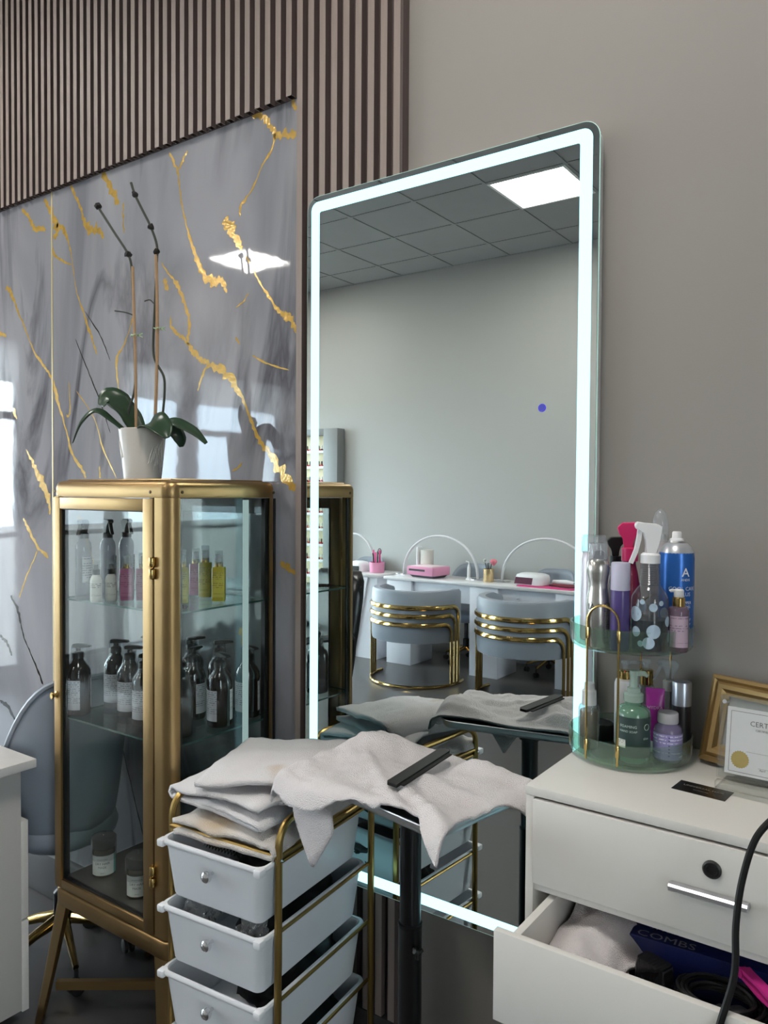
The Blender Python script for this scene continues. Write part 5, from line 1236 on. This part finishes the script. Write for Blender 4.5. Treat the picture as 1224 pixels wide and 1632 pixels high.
# ---- frame, certificate stand and card on the chest
pf = thing('picture_frame', 'moulded gold picture frame leaning against the wall on the chest', 'picture frame', (-.378, -.088, KZ+.004), D2R(-18))
FW, FH, ft = .215, .175, .040
lean = Matrix.Rotation(D2R(-17), 3, 'X')
bm = B()
cs = [(0, 0), (.003, -.012), (.010, -.016), (.014, -.011), (.020, -.017), (.028, -.015), (.034, -.008), (.040, -.006), (.040, .004), (0, .004)]
rows = []
for (cx, cz, dx, dz) in ((0, 0, 1, 1), (FW, 0, -1, 1), (FW, FH, -1, -1), (0, FH, 1, -1), (0, 0, 1, 1)): rows.append([lean @ Vector((cx+dx*a, b, cz+dz*a)) for a, b in cs])
loft(bm, rows, False, False); obj('moulding', bm, M('frame_gold', (158, 132, 88), .4, .7, var=.12, vscale=40), pf, sharp=30)
bm = B(); vs = [bm.verts.new(lean @ Vector(p)) for p in ((ft-.004, 0, ft-.004), (FW-ft+.004, 0, ft-.004), (FW-ft+.004, 0, FH-ft+.004), (ft-.004, 0, FH-ft+.004))]; bm.faces.new(vs); r_ = bmesh.ops.extrude_face_region(bm, geom=list(bm.faces)); bmesh.ops.translate(bm, verts=[v for v in r_['geom'] if isinstance(v, bmesh.types.BMVert)], vec=lean @ Vector((0, .003, 0)))
obj('picture', bm, M('frame_picture', (150, 150, 152), .25, var=.25, vscale=18), pf)
cs_ = thing('certificate_stand', 'clear acrylic stand holding a white certificate with a gold seal', 'certificate', (-.327, -.168, KZ), D2R(-3))
ln2 = Matrix.Rotation(D2R(-9), 3, 'X')
def slab(bm, x0, x1, y0, y1, z0, z1, rot): 
    fs = box(bm, x0, x1, y0, y1, z0, z1)
    vs = {v for f in fs for v in f.verts}
    for v in vs: v.co = rot @ v.co
SWd, SHt = .220, .158
bm = B(); slab(bm, 0, SWd, 0, .006, .006, SHt, ln2); obj('back_plate', bm, acrylic, cs_)
bm = B(); slab(bm, 0, SWd, -.012, -.006, .006, SHt, ln2); obj('front_plate', bm, acrylic, cs_)
bm = B(); box(bm, .012, SWd, -.072, .012, 0, .006, .001); box(bm, .012, SWd, -.066, -.048, .006, .018, .001); obj('base', bm, acrylic, cs_)
for x, z in ((.008, SHt-.012), (SWd-.008, SHt-.012)):
    bm = B(); lathe(bm, [(.004, 0), (.004, .022), (0, .0225)], seg=12); bmesh.ops.rotate(bm, verts=bm.verts, cent=(0, 0, 0), matrix=Matrix.Rotation(PI/2, 3, 'X')); bmesh.ops.translate(bm, verts=bm.verts, vec=(x, .007, z))
    for v in bm.verts: v.co = ln2 @ v.co
    obj('magnet_stud', bm, chrome, cs_)
bm = B(); slab(bm, .012, SWd-.002, -.0050, -.0040, .016, SHt-.020, ln2); cert = obj('certificate', bm, M('paper', (226, 224, 228), .7, var=.01), cs_)
ink2 = M('certificate_ink', (88, 84, 86), .6)
def onc(u, v): return ln2 @ Vector((u, -.0053, v))
bm = B()
for a, b in (((.019, .021), (.019, SHt-.027)), ((.019, SHt-.027), (SWd-.009, SHt-.027)), ((.019, .021), (SWd-.009, .021))):
    d = .0004; n = 1 if a[0] == b[0] else 0
    vs = [bm.verts.new(onc(*p)) for p in ((a[0]-d*n, a[1]-d*(1-n)), (a[0]+d*n, a[1]+d*(1-n)), (b[0]+d*n, b[1]+d*(1-n)), (b[0]-d*n, b[1]-d*(1-n)))]; bm.faces.new(vs)
obj('border_line', bm, ink2, cert, smooth=False)
bm = B(); text_bm(bm, 'CERTIFICATE', .0130, lambda u, v: onc(.052+u, .108+v), align='LEFT'); text_bm(bm, 'CERTIFIED', .0052, lambda u, v: onc(.062+u, .0995+v), True, 'LEFT'); text_bm(bm, 'April', .0052, lambda u, v: onc(.072+u, .030+v), align='LEFT')
for z, x0 in ((.060, .048), (.034, .070)):
    vs = [bm.verts.new(onc(*p)) for p in ((x0, z), (SWd-.012, z), (SWd-.012, z+.0004), (x0, z+.0004))]; bm.faces.new(vs)
obj('lettering', bm, ink2, cert, smooth=False)
bm = B(); pts = [onc(.038+(.0165 if i % 2 else .0145)*math.cos(2*PI*i/44), .044+(.0165 if i % 2 else .0145)*math.sin(2*PI*i/44)) for i in range(44)]
bm.faces.new([bm.verts.new(p) for p in pts]); obj('gold_seal', bm, M('seal_gold', (196, 170, 92), .4, .5, var=.08, vscale=200), cert, smooth=False)
cardo = thing('business_card', 'black business card with silver lettering lying on the chest', 'card', (-.336, -.247, KZ), D2R(-5))
bm = B(); box(bm, -.0470, .0470, -.0265, .0265, 0, .0006); obj('card_stock', bm, M('card_black', (22, 20, 20), .25, var=.1), cardo)
bm = B(); text_bm(bm, 'UNIVERSAL HAIR', .0095, lambda u, v: (u, .004+v, .0008)); text_bm(bm, 'EXTENSIONS', .0045, lambda u, v: (u, -.010+v, .0008))
obj('lettering', bm, M('silver_foil', (196, 190, 182), .3, .7), cardo, smooth=False)

# ================================================================== LEFT DESK AND ITS CHAIR
white_marble = M('white_marble_top', (222, 220, 218), .2, var=.16, vscale=7, stretch=(1, 2.2, 1))
desk_w = M('desk_white', (206, 203, 199), .45, var=.02)
dk_ = thing('nail_desk', 'white desk with a pale marble top at the left edge', 'desk', (-2.75, -.72, 0))
bm = B(); box(bm, -3.36, -2.146, -1.00, -.458, .770, .796, .002); ow('desk_top', bm, white_marble, dk_)
bm = B(); box(bm, -2.62, -2.200, -.96, -.476, .03, .770, .001); ow('pedestal', bm, desk_w, dk_)
bm = B(); box(bm, -3.32, -3.27, -.96, -.476, 0, .770, .001); box(bm, -3.27, -2.62, -.955, -.935, .25, .770, .001); ow('side_panel', bm, desk_w, dk_)
for z0, z1 in ((.025, .300), (.306, .600)):
    bm = B(); box(bm, -2.60, -2.199, -.476, -.455, z0, z1, .001); ow('drawer', bm, M('desk_front', (222, 219, 214), .4, var=.02), dk_)
grey_vel = M('grey_blue_leather', (138, 146, 157), .42, var=.04, bump=.08, bscale=160)
def task_chair(label, loc, rz, grp='wheeled bucket chairs'):
    t = thing('task_chair', label, 'chair', loc, rz, grp)
    # bucket shell opening toward +X
    bm = B()
    def sh(u, v):
        a = D2R(-128+256*u); back = .5*(1+math.cos(a)); top = .60+.40*smoothstep(.22, .95, back)
        z = .47+(top-.47)*v; r = .155+.050*math.sqrt(v)+.02*v*back
        return Vector((-r*math.cos(a), r*.98*math.sin(a), z))
    gridsurf(bm, 44, 12, sh); o = obj('shell', bm, grey_vel, t, sharp=180); solidify(o, .022, -1)
    bm = B(); pts = [sh(i/40, 1.0) for i in range(41)]; tube(bm, pts, .009, 6); obj('piping', bm, grey_vel, t)
    bm = B(); loft(bm, [[(a, b, z) for a, b in rrect(w, w, w*.42, 6)] for w, z in ((.28, .430), (.32, .445), (.335, .47), (.32, .500), (.27, .51))]); obj('seat', bm, grey_vel, t, sharp=80)
    bm = B(); lathe(bm, [(.03, .13), (.03, .24), (.018, .25), (.018, .415), (.06, .43)], seg=16); obj('gas_lift', bm, black_mt, t)
    for k in range(5):
        a = 2*PI*k/5+.25; c, s = math.cos(a), math.sin(a)
        bm = B(); tube(bm, [(.02*c, .02*s, .150), (.10*c, .10*s, .128), (.205*c, .205*s, .085)], [.022, .017, .012], 10, flat=(1, .75)); lg = obj('base_arm', bm, gold_b, t)
        bm = B()
        for off in (-.011, .011):
            q = B(); lathe(q, [(.017, -.008), (.024, -.005), (.024, .005), (.017, .008)], seg=14); bmesh.ops.rotate(q, verts=q.verts, cent=(0, 0, 0), matrix=Matrix.Rotation(PI/2, 3, 'X')); bmesh.ops.translate(q, verts=q.verts, vec=(0, off, 0)); bmesh.ops.rotate(q, verts=q.verts, cent=(0, 0, 0), matrix=Matrix.Rotation(a+1.9, 3, 'Z'))
            bmesh.ops.translate(q, verts=q.verts, vec=(.208*c, .208*s, .025)); me = bpy.data.meshes.new('q'); q.to_mesh(me); q.free(); bm.from_mesh(me); bpy.data.meshes.remove(me)
        tube(bm, [(.208*c, .208*s, .025), (.208*c, .208*s, .080)], .006, 6); obj('caster', bm, rubber, lg)
    return t
tc1 = task_chair('grey wheeled bucket chair between the marble wall and the left desk', (-2.37, -.235, 0), PI)
dup(tc1, (-3.58, -4.745, 0), D2R(90), 'grey wheeled chair behind the manicure table beside the white pump dispenser')
dup(tc1, (-2.74, -4.745, 0), D2R(86), 'grey wheeled chair behind the manicure table beyond the drying lamp')
dup(tc1, (-4.82, -4.745, 0), D2R(95), 'grey wheeled chair behind the left manicure table')

for o in [o for o in COL.objects if o.name.startswith('task_chair.')]: o.scale = (1, 1, .90)

# ================================================================== TUB CHAIRS (seen in the mirror)
def tub_chair(label, loc, rz):
    t = thing('tub_chair', label, 'chair', loc, rz, 'gold banded tub chairs at the manicure table')
    R_, th, z0, z1 = .385, .075, .365, .785
    bm = B(); rings = []
    n = 36
    for i in range(n+1):
        a = D2R(-18+216*i/n); e = smoothstep(0, .06, i/n)*smoothstep(1, .94, i/n); k = .90+.10*e
        prof = [(R_-th, z0), (R_, z0), (R_+.004, z0+.05), (R_+.004, z1-.02), (R_-.012, z1), (R_-th+.012, z1), (R_-th, z1-.02)]
        rings.append([(r*k*math.cos(a), r*k*math.sin(a), z0+(z-z0)*(.94+.06*e)) for r, z in prof])
    loft(bm, rings); obj('backrest', bm, grey_vel, t, sharp=50)
    bm = B(); lathe(bm, [(.28, .355), (.31, .36), (.315, .42), (.30, .455), (.22, .468), (0, .470)], seg=40); obj('seat', bm, grey_vel, t, sharp=60)
    for j, z in enumerate((.655, .585, .515)):
        pts = []; r = R_+.012; d = 12+j*7; fillet = .085
        a0, a1 = D2R(-8+d), D2R(188-d)
        pts.append((r*math.cos(a0-.0), r*math.sin(a0), .018)); pts.append((r*math.cos(a0), r*math.sin(a0), z-fillet))
        fa = fillet/r
        for i in range(1, 6): q = PI/2*i/5; a = a0+fa*(1-math.cos(q)); pts.append((r*math.cos(a), r*math.sin(a), z-fillet+fillet*math.sin(q)))
        for i in range(1, 26): a = a0+fa+(a1-a0-2*fa)*i/26; pts.append((r*math.cos(a), r*math.sin(a), z))
        for i in range(0, 6): q = PI/2*(1-i/5); a = a1-fa*(1-math.cos(q)); pts.append((r*math.cos(a), r*math.sin(a), z-fillet+fillet*math.sin(q)))
        pts.append((r*math.cos(a1), r*math.sin(a1), .018))
        bm = B(); tube(bm, pts, .0185, 8, flat=(.5, 1.0)); obj('band', bm, gold_b, t)
    bm = B(); pts = [((R_+.012)*math.cos(D2R(-12+204*i/40)), (R_+.012)*math.sin(D2R(-12+204*i/40)), .014) for i in range(41)]
    tube(bm, pts, .013, 8); obj('base_hoop', bm, gold_b, t)
    return t
tub = tub_chair('grey tub chair with three gold bands on the left in the mirror', (-3.60, -3.93, 0), D2R(-6))
dup(tub, (-2.585, -3.93, 0), D2R(4), 'grey tub chair with three gold bands on the right in the mirror')

# ================================================================== MANICURE TABLES
mt_w = M('table_white', (226, 226, 232), .3, var=.02)
DT = .805
mt = thing('manicure_table', 'long white manicure table behind the two tub chairs', 'table', (-3.2, -4.55, 0))
bm = B(); box(bm, -4.20, -1.90, -4.70, -4.27, DT-.028, DT, .004); ow('table_top', bm, M('table_marble', (214, 212, 212), .18, var=.2, vscale=6), mt)
bm = B(); box(bm, -4.14, -1.95, -4.34, -4.32, DT-.19, DT-.028, .002); ow('apron', bm, mt_w, mt)
for x in (-4.17, -3.29, -2.50, -2.2):
    bm = B(); box(bm, x, x+.27, -4.66, -4.285 if x != -2.2 else -4.40, .0, DT-.028, .003); ow('pedestal', bm, mt_w, mt)
bm = B(); lathe(bm, [(.004, 0), (.004, .012), (.009, .016), (.008, .022), (0, .023)], seg=10); bmesh.ops.rotate(bm, verts=bm.verts, cent=(0, 0, 0), matrix=Matrix.Rotation(-PI/2, 3, 'X')); bmesh.ops.translate(bm, verts=bm.verts, vec=(-2.84, -4.32, .70)); ow('knob', bm, chrome, mt)
mb = thing('manicure_table', 'white manicure table at the left behind the brass cabinet in the mirror', 'table', (-4.9, -4.6, 0))
bm = B(); box(bm, -5.10, -4.27, -4.70, -4.29, DT-.028, DT, .004); ow('table_top', bm, MATS['table_marble'], mb)
bm = B(); prism(bm, [(-4.62, 0), (-4.30, 0), (-4.30, DT-.03), (-4.62, DT-.03)], .30, lambda a, b, d: (a, -4.31-d, b)); ow('pedestal', bm, mt_w, mb)
bm = B(); prism(bm, [(-4.62, .002), (-4.56, .002), (-4.40, DT-.03), (-4.62, DT-.03)], .02, lambda a, b, d: (a, -4.29-d, b)); ow('slanted_panel', bm, mt_w, mb)
bm = B(); box(bm, -5.08, -4.98, -4.80, -4.32, 0, DT-.028, .003); ow('pedestal', bm, mt_w, mb)

lamp_w = M('lamp_white', (224, 224, 228), .35, var=.02)
def arc_lamp(label, x0, x1, y, hgt):
    t = thing('arc_lamp', label, 'lamp', ((x0+x1)/2, y, DT), 0, 'arched desk lamps')
    w = (x1-x0)/2
    pts = [(-w*math.cos(PI*i/28), 0, .006+hgt*math.sin(PI*i/28)**.92 if 0 < i < 28 else .006) for i in range(29)]
    bm = B(); tube(bm, pts, .0175, 8, flat=(.55, 1.0)); obj('arch', bm, lamp_w, t)
    for s in (-1, 1):
        bm = B(); box(bm, s*w-.06, s*w+.06, -.05, .05, 0, .008, .002); obj('foot_plate', bm, chrome, t)
    return t
arc_lamp('white arched lamp over the pink dust collector in the mirror', -4.145, -3.345, -4.53, .375)
arc_lamp('white arched lamp over the drying lamp in the mirror', -3.105, -2.265, -4.53, .39)
arc_lamp('white arched lamp half behind the brass cabinet in the mirror', -5.02, -4.50, -4.55, .36)
pink = M('pink_plastic', (226, 152, 184), .35, var=.04); pink_hot = M('hot_pink', (214, 60, 128), .45, var=.05)
t = thing('dust_collector', 'pink box shaped nail dust collector on the manicure table', 'dust collector', (-3.83, -4.47, DT), D2R(8))
bm = B(); loft(bm, [[(a, b, z) for a, b in rrect(w, d, .012, 4)] for w, d, z in ((.25, .18, 0), (.29, .22, .022))]); obj('base', bm, M('grey_plastic', (92, 92, 100), .4), t)
bm = B(); loft(bm, [[(a, b, z) for a, b in rrect(w, d, .012, 4)] for w, d, z in ((.31, .24, .022), (.32, .25, .03), (.32, .25, .095), (.31, .24, .10))]); obj('case', bm, pink, t)
bm = B(); box(bm, -.13, .06, .1235, .127, .060, .078); obj('slot', bm, black_pl, t)
bm = B(); box(bm, -.13, .13, -.10, .10, .100, .105, .002); obj('filter_grille', bm, M('pale_pink', (232, 210, 216), .5), t)
t = thing('paper_roll', 'white paper towel roll standing on the manicure table', 'paper towel', (-3.94, -4.62, DT))
bm = B(); lathe(bm, [(.016, 0), (.062, 0), (.064, .003), (.064, .235), (.062, .238), (.018, .238), (.016, .23)], seg=28); obj('roll', bm, M('paper_white', (226, 222, 214), .9, var=.03), t)
bm = B(); box(bm, -.095, -.070, -.04, .05, 0, .265, .01); box(bm, -.095, .06, -.05, .05, 0, .004); obj('holder', bm, white_cap, t)
t = thing('pump_dispenser', 'slim white pump dispenser beside the arched lamp foot', 'bottle', (-3.42, -4.50, DT))
bm = B(); lathe(bm, [(.028, 0), (.030, .003), (.024, .012), (.016, .02), (.014, .11), (.010, .125), (.010, .135)], seg=18); tube(bm, [(0, 0, .13), (0, 0, .158), (-.03, 0, .165)], .006, 8); obj('body', bm, white_cap, t)
t = thing('brush_cup', 'gold rhinestone cup of makeup brushes on the manicure table', 'cup', (-3.20, -4.46, DT))
bm = B(); lathe(bm, [(.044, 0), (.046, .004), (.046, .115), (.043, .115), (.041, .01), (0, .008)], seg=24); obj('cup', bm, M('rhinestone_gold', (214, 186, 140), .25, .8, var=.5, vscale=70, bump=.8, bscale=110), t)
bm = B()
for a, r in ((.3, .02), (1.6, .025), (2.9, .02), (4.4, .022)): tube(bm, [(.0, 0, .01), (r*math.cos(a)*1.6, r*math.sin(a), .165)], .0045, 6)
obj('brush_handle', bm, black_pl, t)
bm = B(); lathe(bm, [(.004, 0), (.018, .012), (.034, .034), (.030, .050), (.012, .058), (0, .059)], (.050, .005, .145), 14, 1, .7); obj('powder_puff', bm, M('puff_pink', (222, 128, 140), .9), t)
bm = B(); lathe(bm, [(.004, 0), (.012, .010), (.013, .026), (0, .036)], (-.040, .0, .17), 10); obj('brush_tip', bm, M('tip_white', (230, 226, 222), .9), t)
t = thing('hand_mat', 'pink silicone hand mat under the drying lamp', 'mat', (-2.62, -4.46, DT))
bm = B(); loft(bm, [[(a, b, z) for a, b in rrect(w, d, .02, 4)] for w, d, z in ((.50, .28, 0), (.50, .28, .006), (.49, .27, .009))]); obj('mat', bm, pink_hot, t)
bm = B()
for i in range(7): tube(bm, [(-.2+i*.065, -.11, .009), (-.2+i*.065, .11, .009)], .003, 5)
obj('mat_rib', bm, pink_hot, t)
t = thing('drying_lamp', 'white nail drying lamp with a dark pink opening', 'nail lamp', (-2.775, -4.45, DT+.0125), D2R(5))
bm = B(); loft(bm, [[(a, b, z) for a, b in rrect(w, d, r, 6)] for w, d, r, z in ((.27, .20, .06, 0), (.27, .20, .06, .055), (.255, .185, .06, .080), (.20, .14, .05, .092))]); obj('housing', bm, white_cap, t, sharp=60)
bm = B(); prism(bm, [(-.12, .006), (.045, .006), (.055, .062), (-.105, .062)], .012, lambda a, b, d: (a, .092+d, b)); obj('opening', bm, M('plum_dark', (96, 44, 66), .3, var=.1), t)
t = thing('nail_drill', 'white and red handpiece with its cord lying on the pink mat', 'nail drill', (-2.50, -4.45, DT+.0125), D2R(10))
bm = B(); tube(bm, [(-.10, 0, .030), (.03, 0, .036), (.10, 0, .034)], [.018, .022, .014], 12); obj('handpiece', bm, white_cap, t)
bm = B(); tube(bm, smooth_path([(.10, 0, .034), (.15, .03, .02), (.12, .08, .006), (0, .09, .006), (-.10, .06, .006)], 6), .005, 6); obj('cord', bm, black_pl, t)
bm = B(); loft(bm, [[(a, b, z) for a, b in rrect(w, d, .03, 5)] for w, d, z in ((.24, .10, .0), (.24, .10, .010), (.20, .07, .018))]); obj('cradle', bm, M('dark_red', (128, 36, 54), .4), t)
t = thing('tool_pot', 'pink pot of nail files and tools on the left manicure table', 'pot', (-4.44, -4.50, DT))
bm = B(); lathe(bm, [(.068, 0), (.072, .004), (.076, .10), (.073, .10), (.069, .01), (0, .008)], seg=26); obj('pot', bm, pink, t)
bm = B()
for a, l in ((.2, .22), (1.3, .20), (2.6, .22), (3.6, .19), (5.0, .21)): box(bm, .035*math.cos(a)-.008, .035*math.cos(a)+.008, .035*math.sin(a)-.002, .035*math.sin(a)+.002, .02, l)
obj('nail_file', bm, pink_hot, t)
bm = B()
for a, l in ((.8, .21), (4.2, .2), (2.0, .19)): tube(bm, [(.02*math.cos(a), .02*math.sin(a), .01), (.05*math.cos(a), .05*math.sin(a), l)], .006, 6)
tube(bm, [(.03+.02*math.cos(2*PI*i/12), 0, .205+.028*math.sin(2*PI*i/12)) for i in range(12)], .004, 5, closed=True)
obj('tool_handle', bm, black_pl, t)
t = thing('nail_lamp', 'small white rounded lamp on the left manicure table', 'nail lamp', (-4.68, -4.52, DT))
bm = B(); loft(bm, [[(a, b, z) for a, b in rrect(w, d, r, 6)] for w, d, r, z in ((.20, .18, .05, 0), (.20, .18, .05, .06), (.17, .15, .05, .09), (.10, .09, .04, .098))]); obj('housing', bm, white_cap, t, sharp=60)
bm = B(); box(bm, -.07, .07, .088, .0915, .008, .055, .003); obj('opening', bm, black_pl, t)

# ================================================================== POLISH RACK
rk = thing('polish_rack', 'grey wall rack with rows of nail polish on white shelves', 'rack', (-5.60, -4.93, 1.40))
rk_m = M('rack_grey', (128, 130, 130), .5, var=.03)
bm = B(); box(bm, -6.02, -5.235, -4.985, -4.97, .55, 2.27, .002); box(bm, -5.43, -5.235, -4.97, -4.86, .55, 2.27, .003); box(bm, -6.05, -6.00, -4.97, -4.86, .55, 2.27, .003); box(bm, -6.0, -5.43, -4.97, -4.86, 2.20, 2.27, .003); ow('rack_frame', bm, rk_m, rk)
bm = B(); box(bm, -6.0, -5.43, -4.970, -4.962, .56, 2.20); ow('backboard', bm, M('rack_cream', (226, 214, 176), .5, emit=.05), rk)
pol = [M('polish_%s' % n, c, .2, var=.05) for n, c in (('red', (168, 34, 44)), ('rose', (206, 110, 120)), ('wine', (110, 26, 40)), ('nude', (212, 168, 148)))]
ROWS = [.66+.17*k for k in range(9)]
bmesh_me = []
for m_ in pol:
    bm = B(); lathe(bm, [(.014, 0), (.016, .003), (.016, .030), (.009, .036), (.009, .038)], seg=10)
    nfa = len(bm.faces); lathe(bm, [(.0085, .037), (.0075, .072), (0, .073)], seg=10)
    for f in list(bm.faces)[nfa:]: f.material_index = 1
    o = obj('polish_bottle', bm, [m_, black_pl if m_ is pol[0] else white_cap]); bmesh_me.append(o.data); bpy.data.objects.remove(o)
rp = random.Random(8)
ordn = ['bottom', 'second', 'third', 'fourth', 'fifth', 'sixth', 'seventh', 'eighth', 'top']
for i, z in enumerate(ROWS):
    bm = B(); box(bm, -6.0, -5.432, -4.962, -4.885, z-.012, z, .001); box(bm, -6.0, -5.432, -4.889, -4.885, z, z+.018); ow('shelf', bm, M('shelf_white', (222, 222, 222), .4), rk)
    for k in range(13):
        o = bpy.data.objects.new('polish_bottle', rp.choice(bmesh_me)); COL.objects.link(o); o.location = (-5.965+k*.042, -4.925, z)
        kk = bmesh_me.index(o.data); cn = ('red', 'rose', 'wine', 'nude')[kk]
        tag(o, '%s nail polish bottle on the %s row of the grey polish rack' % (cn, ordn[i]), 'bottle', '%s nail polish on the %s row' % (cn, ordn[i]))

# ================================================================== BLACK STYLING CHAIR
sc = thing('styling_chair', 'black padded styling chair seen through the brass cabinet in the mirror', 'chair', (-3.13, -1.90, 0), D2R(200))
lth = M('black_leather', (20, 20, 24), .3, var=.15, bump=.1, bscale=120)
bm = B(); loft(bm, [[(a, b, z) for a, b in rrect(w, w*.95, .10, 6)] for w, z in ((.46, .44), (.52, .46), (.53, .54), (.50, .575), (.40, .585))]); obj('seat', bm, lth, sc, sharp=80)
bm = B(); loft(bm, [[(a, .22+b*.11+abs(a)**2*-.5+ (z-.6)*.16, z) for a, b in rrect(w, 1, .3*min(1, w), 6)] for w, z in ((.40, .55), (.50, .60), (.54, .75), (.54, .95), (.48, 1.05), (.34, 1.10))]); obj('backrest', bm, lth, sc, sharp=80)
for s in (-1, 1):
    bm = B(); tube(bm, smooth_path([(s*.27, .18, .50), (s*.30, .18, .72), (s*.30, .05, .74), (s*.30, -.20, .72), (s*.28, -.22, .52)], 5), .022, 8); obj('armrest', bm, lth, sc)
bm = B(); lathe(bm, [(.045, .03), (.045, .30), (.06, .31), (.06, .44)], seg=18); obj('column', bm, chrome, sc)
bm = B(); lathe(bm, [(.30, 0), (.31, .006), (.29, .018), (.10, .035), (.05, .05)], seg=40); obj('base', bm, chrome, sc)
bm = B(); tube(bm, [(-.16, -.25, .42), (-.16, -.38, .22), (.16, -.38, .22), (.16, -.25, .42)], .012, 8); obj('footrest', bm, chrome, sc)
